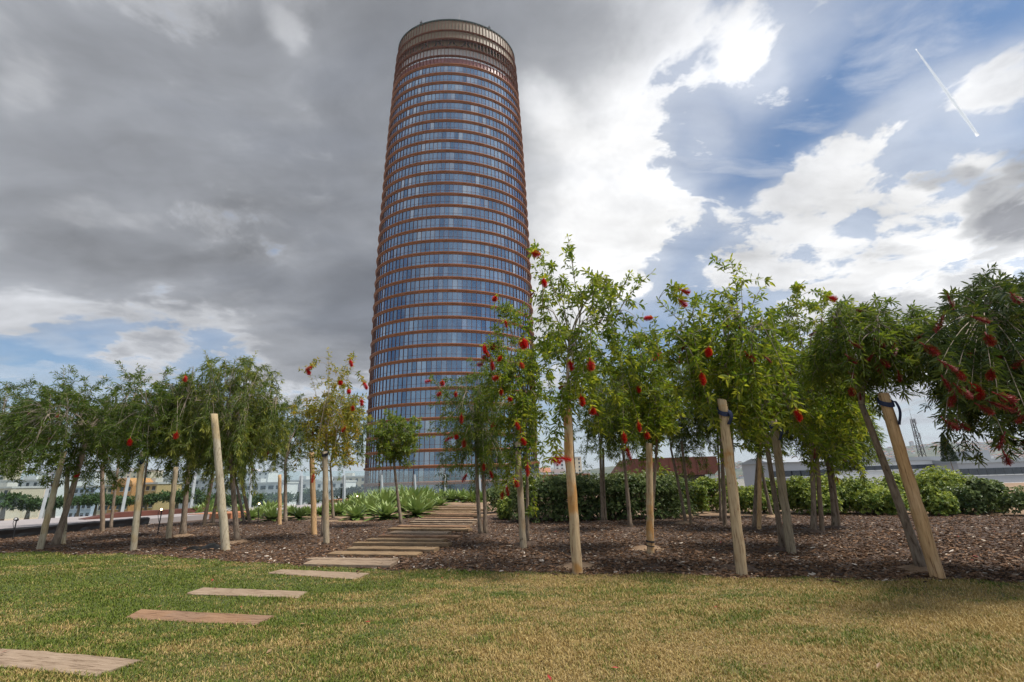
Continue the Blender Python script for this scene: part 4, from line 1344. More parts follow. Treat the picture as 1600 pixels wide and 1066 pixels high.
# ================================================================ shrubs, hedge, agaves
def shrub(key, label, boxpx, basey, leaf, n, seed, cat='shrub', name='round_shrub', L=0.048, W_=0.015, Y=None, depth=None, group='round shrubs behind the bark bed', flat=1.0):
    r = np.random.default_rng(seed)
    x0, y0, x1, y1 = boxpx
    b0 = np.array(G((x0 + x1) / 2, basey)) if Y is None else np.array(P((x0 + x1) / 2, basey, Y))
    Yc = b0[1]
    hw = (x1 - x0) / 2 / FPX * Yc
    hgt = P((x0 + x1) / 2, y0, Yc).z
    hd = depth or min(hw, 0.9)
    b0[1] += hd * 0.6; b0[2] = 0
    root = empty(name, tuple(b0), label, cat, group)
    # lumps over a dome (or a clipped block)
    nl = max(7, int(hw * 7))
    lumps = []
    if flat < 1: nl = 26
    for k in range(nl):
        a = r.random() * 2 * PI
        q = math.sqrt(r.random()) * 0.85
        lx, ly = math.cos(a) * q * hw, math.sin(a) * q * hd
        if flat < 1:
            lx, ly = hw * (-0.92 + 1.84 * (k // 2) / 12) + r.normal(0, 0.05), hd * (-0.45 + 0.9 * (k % 2)) + r.normal(0, 0.05)
        top = hgt * (1 - 0.45 * (q ** 2.5)) * r.uniform(0.82, 1.02) * (flat if flat < 1 else 1)
        if flat < 1: top = hgt * r.uniform(0.93, 1.0)
        lumps.append((lx, ly, top, r.uniform(0.24, 0.42) * min(hgt, hw) * 1.15))
    m = int(n * 1.5)
    li = r.integers(0, nl, m)
    lp = np.array(lumps)[li]
    d = norm(r.normal(0, 1, (m, 3)))
    d[:, 2] = np.abs(d[:, 2]) * 0.8 + d[:, 2] * 0.2
    rad = lp[:, 3] * (0.72 + 0.3 * r.random(m))
    zz_ = np.maximum(lp[:, 2] - lp[:, 3], lp[:, 3] * 0.2)
    # some rosettes lower down the flanks
    low = r.random(m) < 0.55
    zz_ = np.where(low, zz_ * r.random(m) ** (1.3 if flat < 1 else 0.9), zz_)
    C = np.stack([lp[:, 0], lp[:, 1], zz_], 1) + d * rad[:, None]
    C[:, 2] = np.maximum(C[:, 2], 0.04)
    dirv = norm(d + np.array([0, 0, 0.45]))
    k = 6
    A, B = frames(dirv)
    V = np.empty((m, k, 6, 3))
    for j in range(k):
        az = j * 2 * PI / k + r.normal(0, 0.35, m)
        rv = A * np.cos(az)[:, None] + B * np.sin(az)[:, None]
        op = np.radians(r.normal(58, 14, m))
        D = dirv * np.cos(op)[:, None] + rv * np.sin(op)[:, None]
        S = norm(np.cross(D, dirv))
        N = np.cross(S, D)
        ll = L * (0.7 + 0.55 * r.random(m))[:, None]
        ww = W_ * (0.8 + 0.4 * r.random(m))[:, None]
        V[:, j, 0] = C
        V[:, j, 1] = C + D * ll * 0.45 + (S * 0.8 + N * .2) * ww * 0.8
        V[:, j, 2] = C + D * ll * 0.8 + (S + N * .2) * ww
        V[:, j, 3] = C + D * ll - N * ll * 0.08
        V[:, j, 4] = C + D * ll * 0.8 - (S - N * .2) * ww
        V[:, j, 5] = C + D * ll * 0.45 - (S * 0.8 - N * .2) * ww * 0.8
    i = np.arange(m * k)[:, None] * 6
    F = np.concatenate([i + np.array([[0, 1, 2, 3]]), i + np.array([[0, 3, 4, 5]])])
    yng = np.clip(dirv[:, 2] * 0.5 + r.normal(0.0, 0.35, m), 0, 1)
    link('foliage', mesh_np('foliage', V.reshape(-1, 3), [(F, 0)], attrs={'young': np.repeat(yng, k * 6)}), leaf, root)
    mb = MB()
    for lx, ly, tp, rr in lumps:
        e = np.array([lx, ly, max(tp - rr * 0.3, 0.1)])
        mb.tube(bez(np.array([lx * 0.25, ly * 0.25, -0.03]), np.array([lx * 0.7, ly * 0.7, tp * 0.4]), e, 5), np.linspace(0.018, 0.006, 5), 5)
    mb.build('stem', m_bark, root)
    return root


m_sh_dark = leafy('shrub_dark_leaf', [(0.030, 0.058, 0.018), (0.050, 0.092, 0.026), (0.078, 0.125, 0.034)], 0.25, 0.35, tip=(0.27, 0.33, 0.12))
m_sh_light = leafy('shrub_light_leaf', [(0.040, 0.080, 0.014), (0.075, 0.135, 0.020), (0.115, 0.185, 0.026)], 0.3, 0.4, tip=(0.43, 0.49, 0.10))
shrub('hedge', 'long clipped dark green hedge behind the bark bed, right of the tower', (822, 735, 1068, 815), 813, m_sh_dark, 11000, 201, 'hedge', 'clipped_hedge', depth=0.8, flat=0.9, group=None)
shrub('s1', 'dark shrub at the left end of the clipped hedge, behind the path', (752, 752, 830, 800), 803, m_sh_dark, 2200, 202)
shrub('s2', 'small pale green shrub at the bend of the plank path', (770, 774, 812, 812), 812, m_sh_light, 900, 203, L=0.045)
shrub('s3', 'light green shrub touching the right end of the clipped hedge', (1050, 742, 1112, 806), 804, m_sh_light, 2200, 204)
shrub('s4', 'light green shrub half hidden behind the tall strapped stake', (1095, 738, 1180, 806), 800, m_sh_light, 2400, 205)
shrub('s5', 'light green shrub behind the grey leaning stake', (1168, 744, 1262, 806), 802, m_sh_light, 2500, 206)
shrub('s6', 'broad bright green shrub left of the thick slanting stake', (1235, 734, 1415, 806), 803, m_sh_light, 5200, 207)
shrub('s7', 'low pale shrub at the foot of the broad bright one', (1318, 752, 1416, 808), 806, m_sh_light, 2200, 208)
shrub('s8', 'tallest round shrub right of the thick slanting stake, under the dark cypress', (1400, 722, 1560, 796), 798, m_sh_light, 5000, 209)
shrub('s9', 'small pale shrub in front of the tallest round one', (1432, 756, 1504, 806), 806, m_sh_light, 1600, 210)
shrub('s10', 'darker round shrub at the right edge of the view', (1534, 742, 1640, 806), 805, m_sh_dark, 3200, 211)
shrub('s11', 'bright green shrub behind the agaves left of the tower foot', (575, 757, 652, 790), 783, m_sh_light, 2200, 212, L=0.07)

m_agave, b, bs = mat('agave_leaf')
at = b.n('ShaderNodeAttribute', attribute_name='young').outputs['Fac']
ri = b.n('ShaderNodeNewGeometry').outputs['Random Per Island']
c = b.mix(b.m('ADD', b.m('MULTIPLY', at, 0.6), b.m('MULTIPLY', ri, 0.4)), (0.11, 0.19, 0.038), (0.30, 0.37, 0.11))
b.put(bs.inputs['Base Color'], c)
bs.inputs['Roughness'].default_value = 0.45
trn = b.n('ShaderNodeBsdfTranslucent'); b.put(trn.inputs[0], c)
mxs = b.n('ShaderNodeMixShader'); mxs.inputs[0].default_value = 0.2
m_agave.node_tree.links.new(bs.outputs[0], mxs.inputs[1]); m_agave.node_tree.links.new(trn.outputs[0], mxs.inputs[2])
m_agave.node_tree.links.new(mxs.outputs[0], m_agave.node_tree.nodes['Material Output'].inputs[0])


def agave_mesh(seed, n=46):
    r = np.random.default_rng(seed)
    VS, FS, Y_, o = [], [], [], 0
    for k in range(n):
        f = k / (n - 1)                       # 0 lowest, 1 heart
        az = k * 2.39996 + r.normal(0, 0.12)
        L = (0.50 - 0.14 * f) * r.uniform(0.9, 1.1)
        el0 = math.radians(-4 + 86 * f + r.normal(0, 4))
        W2 = 0.070 * (1 - 0.35 * f)
        m = 8
        t = np.linspace(0, 1, m)
        el = el0 - t * math.radians(30 * (1 - f * 0.5))
        rr = np.concatenate([[0.02], 0.02 + np.cumsum(np.cos(el[:-1]) * L / (m - 1))])
        zz_ = np.concatenate([[0.05], 0.05 + np.cumsum(np.sin(el[:-1]) * L / (m - 1))])
        w = W2 * np.clip(np.sin(np.clip(t * 0.80 + 0.20, 0, 1) * PI) ** 0.75 * 1.05, 0.0, 1) * (1 - t ** 6)
        ca, sa = math.cos(az), math.sin(az)
        mid = np.stack([rr * ca, rr * sa, zz_ - w * 0.28], 1)
        lt = np.stack([rr * ca - sa * w, rr * sa + ca * w, zz_], 1)
        rt = np.stack([rr * ca + sa * w, rr * sa - ca * w, zz_], 1)
        V = np.stack([lt, mid, rt], 1).reshape(-1, 3)
        i = np.arange(m - 1)[:, None] * 3 + o
        FS.append(np.concatenate([i + np.array([[0, 1, 4, 3]]), i + np.array([[1, 2, 5, 4]])]))
        VS.append(V); Y_.append(np.full(len(V), f)); o += len(V)
    Vt, Ft = tube_arrays([(0, 0, -0.05), (0, 0, 0.12)], 0.04, 8)
    VS.append(Vt); FS.append(Ft + o); Y_.append(np.zeros(len(Vt)))
    return mesh_np('agave', np.concatenate(VS), [(np.concatenate(FS), 0)], smooth=True, attrs={'young': np.concatenate(Y_)})


AGM = [agave_mesh(s_) for s_ in (1, 2, 3, 4)]
for a in AGM: a.materials.append(m_agave)
AGAVES = [  # foot in the photograph, width in px, label
    ('in front row beside the round crowned tree', [(602, 812, 54), (578, 806, 46), (556, 812, 44), (650, 808, 52), (632, 800, 44), (668, 799, 34)]),
    ('in the tall second row before the tower foot', [(600, 800, 58), (566, 800, 46), (626, 790, 48), (648, 794, 56), (672, 790, 44), (585, 792, 46), (688, 792, 30), (612, 790, 44), (640, 786, 44), (560, 790, 40)]),
    ('in the far row by the path end', [(664, 783, 40), (690, 784, 34), (706, 784, 34), (722, 784, 34), (738, 785, 36), (752, 784, 34), (620, 783, 40), (600, 782, 38), (582, 783, 36)]),
    ('under the dark low crowned tree', [(466, 812, 34), (478, 806, 30), (455, 806, 28), (424, 814, 38), (430, 800, 34)]),
    ('behind the willow-like tree', [(404, 808, 34), (390, 812, 32), (372, 806, 34), (418, 804, 40), (342, 808, 30)]),
    ('right of the yellowing tree stakes', [(530, 806, 38), (544, 800, 40), (518, 802, 30), (500, 806, 30)]),
    ('near the lit lamp left of the willow-like tree', [(322, 806, 40), (306, 808, 34), (330, 800, 36)]),
]
ar = np.random.default_rng(9)
for where, lst in AGAVES:
    for i, (px, py, wpx) in enumerate(lst):
        g = G(px, py)
        o = bpy.data.objects.new('agave', AGM[int(ar.integers(0, 4))])
        col.objects.link(o)
        sc = wpx / FPX * g.y / 0.92 * 1.2
        o.location = (g.x, g.y, 0)
        o.scale = (sc, sc, sc * ar.uniform(0.9, 1.15))
        o.rotation_euler = (ar.normal(0, 0.06), ar.normal(0, 0.06), ar.random() * 6.28)
        order = sorted(lst).index((px, py, wpx))
        tag(o, 'pale agave ' + where + ', ' + ORD[order] + ' from left', 'agave', 'agaves along the path')

# ================================================================ edging, terrace, balustrade, lamps, hoses
m_edge = plain('black_membrane', (0.012, 0.012, 0.013), 0.35, 0.4, 2.0, spec=0.5)
EL_ = np.array([(-17.0, -3.0), (-14.2, 5.0), (-12.95, 11.2), (-12.45, 13.6), (-12.1, 15.9)])
nE = 60
tE = np.linspace(0, 1, nE)
ep = np.stack([np.interp(tE, np.linspace(0, 1, 5), EL_[:, k]) for k in (0, 1)], 1)
er = np.random.default_rng(3)
V = []
for k, (off, z_) in enumerate([(0.03, -0.02), (0.03, 0.10), (0.05, 0.20), (-0.02, 0.235), (-0.05, 0.22), (-0.05, -0.02)]):
    w_ = er.normal(0, 0.006, nE)
    V.append(np.stack([ep[:, 0] + off + w_, ep[:, 1], np.full(nE, z_) + er.normal(0, 0.004, nE)], 1))
V = np.stack(V, 1).reshape(-1, 3)
i = np.arange(nE - 1)[:, None] * 6; j = np.arange(6)[None]
mb = MB(); mb.addnp(V, np.stack([i + j, i + 6 + j, i + 6 + (j + 1) % 6, i + (j + 1) % 6], -1).reshape(-1, 4))
mb.add(V[-6:], [tuple(range(6))])
tag(mb.build('bed_edging', m_edge), 'black plastic membrane edging along the left side of the bark bed', 'edging')

m_terr = plain('pink_paving', (0.31, 0.275, 0.265), 0.85, 0.10, 1.2)
TER = [tuple(p) for p in (EL_ - [0.06, 0])] + [(-11.2, 18.0), (-8.6, 22.0), (-3.2, 29.5)] + [(x + 0.1, y - 0.1) for x, y in [(-4.9, 31.3), (-11.0, 25.0), (-19.3, 17.0), (-44, -6.5)]]
mb = MB(); mb.prism(TER, 'z', -0.015, 0.17)
tag(mb.build('terrace', m_terr), kind='structure')

m_corten = plain('rusted_steel', (0.10, 0.032, 0.020), 0.8, 0.35, 0.9, bump=0.15, detail=8)
m_orange = plain('orange_paving', (0.42, 0.17, 0.08), 0.85, 0.2, 1.5)
pa, pb = np.array(xy(128, 812, 0.17)), np.array(xy(318, 800, 0.17))
mb = MB(); d_ = pb - pa; l_ = np.linalg.norm(d_); ang = math.atan2(d_[1], d_[0])
mb.prism([(0, 0.172), (l_, 0.172), (l_, 0.34), (0.9, 0.34), (0, 0.19)], 'y', -0.35, 0.35)
o = mb.build('steel_planter', m_corten, loc=(pa[0], pa[1], 0)); o.rotation_euler = (0, 0, ang)
tag(o, 'low rusted steel planter with a sloping end on the pale terrace', 'planter')
for k_, (px0, px1, py, lab) in enumerate([(292, 360, 812, 'orange paving slab at the end of the black edging'), (505, 568, 786, 'orange paving slab before the glass balustrade behind the yellowing tree')]):
    a, b_ = np.array(xy(px0, py)), np.array(xy(px1, py - 1))
    mb = MB(); mb.box((0, 0, -0.02), (np.linalg.norm(b_ - a), 1.6, 0.19))
    o = mb.build('paving_slab', m_orange, loc=(a[0], a[1], 0)); o.rotation_euler = (0, 0, math.atan2(*(b_ - a)[::-1]))
    tag(o, lab, 'paving slab')

m_bglass, b, bs = mat('clear_glass')
gl = b.n('ShaderNodeBsdfGlossy'); gl.inputs['Roughness'].default_value = 0.02
tp = b.n('ShaderNodeBsdfTransparent'); tp.inputs[0].default_value = (0.90, 0.95, 0.94, 1)
mxs = b.n('ShaderNodeMixShader'); lw = b.n('ShaderNodeLayerWeight'); lw.inputs[0].default_value = 0.25
b.put(mxs.inputs[0], b.mr(lw.outputs['Facing'], 0, 1, 0.07, 0.5, 'LINEAR'))
m_bglass.node_tree.links.new(tp.outputs[0], mxs.inputs[1]); m_bglass.node_tree.links.new(gl.outputs[0], mxs.inputs[2])
m_bglass.node_tree.links.new(mxs.outputs[0], m_bglass.node_tree.nodes['Material Output'].inputs[0])
m_galv = plain('grey_steel_post', (0.36, 0.38, 0.38), 0.45, 0.12, 4.0, metal=0.3)
balus = empty('glass_balustrade', (BAL[1][0], BAL[1][1], 0.17), 'clear glass balustrade on flat grey posts along the terrace edge', 'balustrade')
bo = np.array([BAL[1][0], BAL[1][1], 0.17])
run = np.array(BAL)
cl_ = np.concatenate([[0], np.cumsum(np.linalg.norm(np.diff(run, axis=0), axis=1))])
q0 = cl_[1] - 10
while q0 < cl_[-1] - 2.4:
    pp = [np.array([np.interp(q, cl_, run[:, 0]), np.interp(q, cl_, run[:, 1])]) for q in (q0, q0 + 2.3)]
    d_ = norm((pp[1] - pp[0])[None])[0]; nv = np.array([-d_[1], d_[0]])
    a, b_ = pp[0] + d_ * 0.06, pp[1] - d_ * 0.02
    mb = MB()
    out = nv * 0.10
    V = [(*(a), 0.12), (*(b_), 0.12), (*(b_ + out), 1.75), (*(a + out), 1.75)]
    V += [(v_[0] + nv[0] * 0.02, v_[1] + nv[1] * 0.02, v_[2]) for v_ in V]
    mb.add(np.array(V) - bo * [1, 1, 0] - [0, 0, 0.07], [(0, 1, 2, 3), (7, 6, 5, 4)])
    mb.build('glass_panel', m_bglass, balus)
    mb = MB()
    e = pp[0] - nv * 0.02
    V = []
    for s0, z_, dep in ((0, 0.0, 0.24), (0, 1.45, 0.10)):
        o_ = nv * (0.02 + 0.12 * z_ / 1.45)
        for su_, sd in ((-1, -1), (1, -1), (1, 0), (-1, 0)):
            p_ = e + d_ * 0.05 * su_ + nv * dep * sd + o_ - nv * 0.03
            V.append((p_[0] - bo[0], p_[1] - bo[1], z_))
    mb.add(V, [(0, 3, 2, 1), (4, 5, 6, 7), (0, 1, 5, 4), (1, 2, 6, 5), (2, 3, 7, 6), (3, 0, 4, 7)])
    mb.build('post', m_galv, balus)
    q0 += 2.36

m_lampb = plain('lamp_black', (0.015, 0.015, 0.016), 0.4, 0.2, 10)
m_bulb, b, bs = mat('warm_bulb')
bs.inputs['Emission Color'].default_value = (1.0, 0.72, 0.38, 1); bs.inputs['Emission Strength'].default_value = 4.0
m_lens = plain('lamp_lens', (0.6, 0.6, 0.6), 0.2, 0.05, 10)
for k_, (foot, head, lit, lab) in enumerate([((20, 842), (26, 812), False, 'small black spike lamp by the black edging at the far left'), ((246, 836), (253, 797), True, 'lit spike lamp at the end of the black edging'),
        ((403, 818), (405, 788), True, 'lit spike lamp right of the willow-like tree'), ((528, 800), (529, 778), False, 'unlit spike lamp beside the yellowing tree'), ((556, 800), (558, 776), True, 'lit spike lamp among the agaves left of the tower')]):
    g = np.array(G(*foot)); h = np.array(P(head[0], head[1], g[1])) - g
    root = empty('garden_lamp', tuple(g), lab, 'lamp', 'spike lamps in the planting')
    mb = MB(); mb.tube([(0, 0, -0.05), h * 0.5, h], 0.012, 8); mb.build('spike', m_lampb, root)
    mb = MB()
    ax = np.array([0.35, -0.75, 0.25]); ax /= np.linalg.norm(ax)
    mb.tube([h - ax * 0.06, h - ax * 0.03, h + ax * 0.05, h + ax * 0.06], [0.02, 0.035, 0.04, 0.042], 12); head_ = mb.build('lamp_head', m_lampb, root)
    mb = MB(); mb.tube([h + ax * 0.0605, h + ax * 0.068, h + ax * 0.072], [0.028, 0.024, 0.012], 12); mb.build('bulb', m_bulb if lit else m_lens, head_)
    mb = MB(); q = bez(h - ax * 0.05, h + np.array([-0.16, 0, 0.02]), h * 0.45, 9); mb.tube(q, 0.006, 5); mb.build('cable', m_lampb, root)

m_hose = plain('brown_hose', (0.06, 0.042, 0.03), 0.6, 0.2, 10)
def hose(pts, label, rad=0.014):
    w = [np.array([*xy(*p), 0.018]) for p in pts]
    w = np.array(w)
    t = np.linspace(0, len(w) - 1, len(w) * 8)
    # smooth through the points
    out = np.stack([np.interp(t, np.arange(len(w)), w[:, k]) for k in range(3)], 1)
    ker = np.ones(7) / 7
    sm = np.stack([np.convolve(np.pad(out[:, k], 3, 'edge'), ker, 'valid') for k in range(3)], 1)
    mb = MB(); mb.tube(sm, rad, 6)
    tag(mb.build('irrigation_hose', m_hose, smooth=True), label, 'hose')
hose([(1062, 806), (1078, 800), (1092, 796), (1104, 797), (1096, 803), (1085, 806), (1100, 809), (1150, 809), (1230, 808)], 'brown irrigation hose looping on the sandy soil before the light shrubs')
hose([(300, 818), (330, 812), (370, 809), (420, 810), (470, 809)], 'brown irrigation hose running through the soil under the left trees')
hose([(150, 868), (185, 861), (205, 858), (240, 857), (262, 851)], 'dark drip hose curling over the bark at the pale strapped stake', 0.010)
# a scrap of black cloth on the bark
g = G(322, 858)
n = 14
gx_, gy_ = np.meshgrid(np.linspace(-0.28, 0.34, n), np.linspace(-0.16, 0.20, n))
cr = np.random.default_rng(12)
hz = 0.05 + 0.03 * np.sin(gx_ * 16 + gy_ * 9) + cr.normal(0, 0.008, gx_.shape)
edge = np.maximum(np.abs(np.linspace(-1, 1, n))[None], np.abs(np.linspace(-1, 1, n))[:, None])
hz = hz * (1 - edge ** 3) + 0.012
V = np.stack([gx_ * (1 + cr.normal(0, 0.04, gx_.shape)), gy_ * (1 + cr.normal(0, 0.05, gx_.shape)), hz], -1).reshape(-1, 3)
i = (np.arange(n - 1)[:, None] * n + np.arange(n - 1)[None]).ravel()[:, None]
tag(link('cloth_scrap', mesh_np('cloth_scrap', V, [(i + np.array([[0, 1, n + 1, n]]), 0)], smooth=True), m_edge, loc=tuple(g)), 'crumpled scrap of black weed cloth on the bark beside the tall bare stake', 'cloth')

# ================================================================ far things: pavilion, city, hills
m_white = plain('white_render', (0.66, 0.66, 0.66), 0.85, 0.08, 0.05)
m_cream = plain('cream_render', (0.58, 0.50, 0.38), 0.85, 0.10, 0.05)
m_orangew = plain('orange_render', (0.55, 0.27, 0.10), 0.85, 0.10, 0.05)
m_yellow = plain('ochre_render', (0.50, 0.36, 0.17), 0.85, 0.10, 0.05)
m_greyw = plain('grey_render', (0.42, 0.42, 0.44), 0.85, 0.12, 0.05)
m_brick = plain('orange_brick', (0.45, 0.20, 0.11), 0.9, 0.15, 0.2)
m_blueg = plain('blue_grey_render', (0.38, 0.44, 0.53), 0.85, 0.10, 0.05)
m_win = plain('window_dark', (0.045, 0.055, 0.07), 0.2, 0.4, 0.2)
m_roofw = plain('pale_roof', (0.55, 0.54, 0.53), 0.8, 0.15, 0.1)
m_tile = plain('clay_tile', (0.34, 0.15, 0.09), 0.9, 0.2, 0.3)
m_metal = plain('grey_metal_roof', (0.36, 0.38, 0.40), 0.5, 0.12, 0.1, metal=0.2)
WINMESH = {}


def building(label, px0, px1, ytop, Y, wall, cols, rows, roof='flat', roofm=None, win=(1.3, 1.5), storey=3.2, deep=14.0, cat='building', first=2.2, name='apartment_block', yaw=0.0):
    a, b_ = P(px0, ytop, Y), P(px1, ytop, Y)
    w = b_.x - a.x
    top = (a.z + b_.z) / 2
    root = empty(name, (a.x, Y, STREET), label, cat)
    root.rotation_euler = (0, 0, yaw)
    H = top - STREET
    mb = MB(); mb.box((0, 0, 0), (w, deep, H)); mb.build('wall', wall, root)
    rm = roofm or m_roofw
    mb = MB()
    if roof == 'flat':
        for q in ((-0.25, -0.25, w + 0.25, 0.35), (-0.25, deep - 0.35, w + 0.25, deep + 0.25), (-0.25, 0.35, 0.35, deep - 0.35), (w - 0.35, 0.35, w + 0.25, deep - 0.35)):
            mb.box((q[0], q[1], H + 0.004), (q[2], q[3], H + 0.7))
        mb.box((w * 0.35, deep * 0.3, H + 0.004), (w * 0.55, deep * 0.6, H + 2.4))
    elif roof == 'gable':
        mb.prism([(-0.5, H + 0.004), (w + 0.5, H + 0.004), (w / 2, H + min(w * 0.2, 4.0))], 'y', -0.5, deep + 0.5)
    elif roof == 'ridge':
        mb.prism([(-0.5, H + 0.004), (deep + 0.5, H + 0.004), (deep / 2, H + min(3.0, Y * 0.012))], 'x', -0.5, w + 0.5)
    elif roof == 'vault':
        mb.prism([(w * (0.5 - 0.5 * math.cos(t_)), H + 0.004 + 2.6 * math.sin(t_)) for t_ in np.linspace(0, PI, 13)], 'y', -0.4, deep + 0.4)
    mb.build('roof', rm, root)
    key = (round(win[0], 2), round(win[1], 2))
    if key not in WINMESH:
        q = MB(); q.box((-win[0] / 2, -0.06, 0), (win[0] / 2, 0.02, win[1])); q.box((-win[0] / 2 - 0.12, -0.14, -0.14), (win[0] / 2 + 0.12, 0.02, -0.004), 1)
        WINMESH[key] = q.mesh('window'); WINMESH[key].materials.append(m_win); WINMESH[key].materials.append(m_white)
    for r_ in range(rows):
        z_ = H - first - r_ * storey
        if z_ < 0.8: break
        for c_ in range(cols):
            o = bpy.data.objects.new('window', WINMESH[key]); col.objects.link(o); o.parent = root
            o.location = (w * (c_ + 0.5) / cols, 0, z_)
    return root


# left: the town beyond the terrace
building('tall pale slab block at the far left end of the skyline', -22, 20, 700, 420, m_cream, 5, 14, win=(3.2, 1.6))
building('long white apartment block with a dark roofline behind the left trees', -20, 86, 752, 210, m_white, 9, 3, deep=16)
building('cream house low at the far left', -40, 18, 764, 190, m_cream, 4, 2)
building('blue grey apartment house behind the leaning brown trunk', 108, 150, 762, 205, m_blueg, 5, 4)
building('white flat topped house between the stakes at far left', 56, 112, 757, 225, m_white, 5, 3)
building('orange house with a curved gable seen between the left trunks', 176, 208, 758, 180, m_orangew, 3, 3, roof='vault', roofm=m_orangew)
building('cream house left of the orange gabled one', 160, 178, 760, 184, m_cream, 2, 3)
building('ochre house right of the orange gabled one', 209, 246, 757, 186, m_yellow, 4, 3)
building('wide white apartment block with dark window strips behind the willow-like tree', 345, 442, 757, 200, m_white, 8, 3, win=(2.2, 1.5))
building('grey white apartment block behind the dark low crowned tree', 440, 498, 752, 230, m_greyw, 6, 4)
building('cream block with an ochre top line behind the yellowing tree', 515, 572, 746, 260, m_cream, 6, 4)
building('white block left of the tower foot', 470, 540, 754, 215, m_white, 6, 3)
building('pale block rising behind the wide white one', 368, 420, 738, 330, m_white, 6, 6)
building('low grey block on the skyline left of the willow-like tree', 262, 345, 750, 260, m_greyw, 8, 3)
building('white roofed block on the skyline behind the leaning stake', 60, 150, 738, 380, m_white, 9, 4)
building('pale pink block on the skyline behind the sparse tree', 168, 236, 736, 390, m_cream, 7, 4)
building('long pale block on the far skyline between the left trees', 240, 330, 742, 420, m_white, 8, 3)
# right of the tower
building('brown podium building with a terracotta canopy right of the tower foot', 806, 842, 726, 120, m_fin, 5, 2, win=(1.0, 2.6), storey=3.6, deep=10, roofm=m_terra, name='podium_building')
building('white high-rise with a red cap right of the tower', 866, 888, 706, 400, m_white, 3, 9, roofm=m_tile, win=(1.6, 1.8))
building('cream high-rise half hidden beside the white red capped one', 886, 908, 715, 410, m_cream, 3, 8)
building('small cream house between the podium and the white high-rise', 858, 872, 736, 330, m_cream, 2, 2)
building('red roofed house just right of the podium building', 842, 860, 738, 300, m_cream, 2, 2, roof='ridge', roofm=m_tile)
building('long orange brick building low behind the clipped hedge', 838, 922, 741, 210, m_brick, 8, 2, deep=12)
# right: workshops
building('grey metal roofed shed behind the light shrubs', 1205, 1290, 722, 75, m_greyw, 6, 1, roof='ridge', roofm=m_metal, win=(1.6, 0.9), name='industrial_shed', deep=10)
building('long low workshop with a pale flat roof left of the cypress', 1296, 1485, 721, 95, m_white, 14, 1, roofm=m_metal, win=(1.8, 0.8), name='industrial_shed', first=1.6)
building('pale workshop with a strip of windows at the right edge', 1495, 1660, 722, 90, m_greyw, 12, 1, roofm=m_metal, win=(1.6, 1.2), name='industrial_shed')

# rusted steel pavilion behind the hedge
pv0, pv1 = P(968, 743, 34), P(1124, 740, 34)
top0, top1 = P(988, 717, 34), P(1118, 713, 34)
root = empty('steel_pavilion', (pv0.x, 34, 0), 'long rusted steel pavilion with a slanting left end behind the hedge', 'pavilion')
xs = pv1.x - pv0.x
mb = MB()
zt, zb_ = top0.z, max(pv0.z - 0.1, 0.55)
mb.prism([(0, zb_), (xs - 0.35, zb_), (xs, zb_ + 0.30), (xs - 0.02, top1.z), (top0.x - pv0.x, zt), ], 'y', 0, 4.5)
mb.build('shell', m_corten, root)
mb = MB()
for k in range(1, 9):
    x_ = (top0.x - pv0.x) + k * (xs - (top0.x - pv0.x) - 0.2) / 9
    mb.box((x_ - 0.012, -0.02, zb_ + 0.02), (x_ + 0.012, -0.002, zt - 0.06))
mb.build('seam', m_corten, root)
mb = MB(); mb.box((0.8, 0.6, -0.2), (xs - 0.8, 4.0, zb_ - 0.004)); mb.build('plinth', m_steel, root)

# antenna mast
mp0, mp1 = P(1441, 712, 230), P(1422, 655, 230)
root = empty('antenna_mast', (mp0.x, 230, STREET), 'lattice antenna mast with panel aerials rising behind the workshops', 'mast')
Hm = mp1.z - STREET
mb = MB()
hwid = lambda z_: 1.5 - 1.0 * z_ / Hm
for sx, sy in ((-1, -1), (1, -1), (1, 1), (-1, 1)):
    mb.tube([(sx * 1.5, sy * 1.5, 0), (sx * 0.5, sy * 0.5, Hm)], 0.13, 5)
nz = 14
for k in range(nz):
    za_, zb2 = Hm * k / nz, Hm * (k + 1) / nz
    for (ax_, ay_), (bx_, by_) in (((-1, -1), (1, -1)), ((1, -1), (1, 1)), ((1, 1), (-1, 1)), ((-1, 1), (-1, -1))):
        wa_, wb_ = hwid(za_), hwid(zb2)
        mb.tube([(ax_ * wa_, ay_ * wa_, za_), (bx_ * wb_, by_ * wb_, zb2)], 0.12, 4)
        mb.tube([(ax_ * wb_, ay_ * wb_, zb2), (bx_ * wb_, by_ * wb_, zb2)], 0.06, 4)
mb.build('lattice', m_steel, root)
for k, (zf, sx) in enumerate(((0.97, -1), (0.97, 1), (0.80, -1), (0.78, 1), (0.62, -1), (0.60, 1))):
    mb = MB(); w_ = hwid(Hm * zf) + 0.5
    mb.box((sx * w_ - 0.25, -0.7, Hm * zf - 1.6), (sx * w_ + 0.25, -0.3, Hm * zf + 1.2)); mb.tube([(0, -0.5, Hm * zf), (sx * w_, -0.5, Hm * zf)], 0.08, 4)
    mb.build('aerial_panel', m_greyw, root)
mb = MB(); mb.tube([(0, 0, Hm), (0, 0, Hm + 5)], [0.08, 0.03], 5); mb.build('whip_aerial', m_steel, root)

# trees of the town
m_cyp = leafy('cypress_leaf', [(0.014, 0.030, 0.014), (0.025, 0.050, 0.020), (0.04, 0.07, 0.025)], 0.15)
m_town = leafy('town_tree_leaf', [(0.025, 0.050, 0.014), (0.045, 0.085, 0.020), (0.075, 0.12, 0.03)], 0.2)


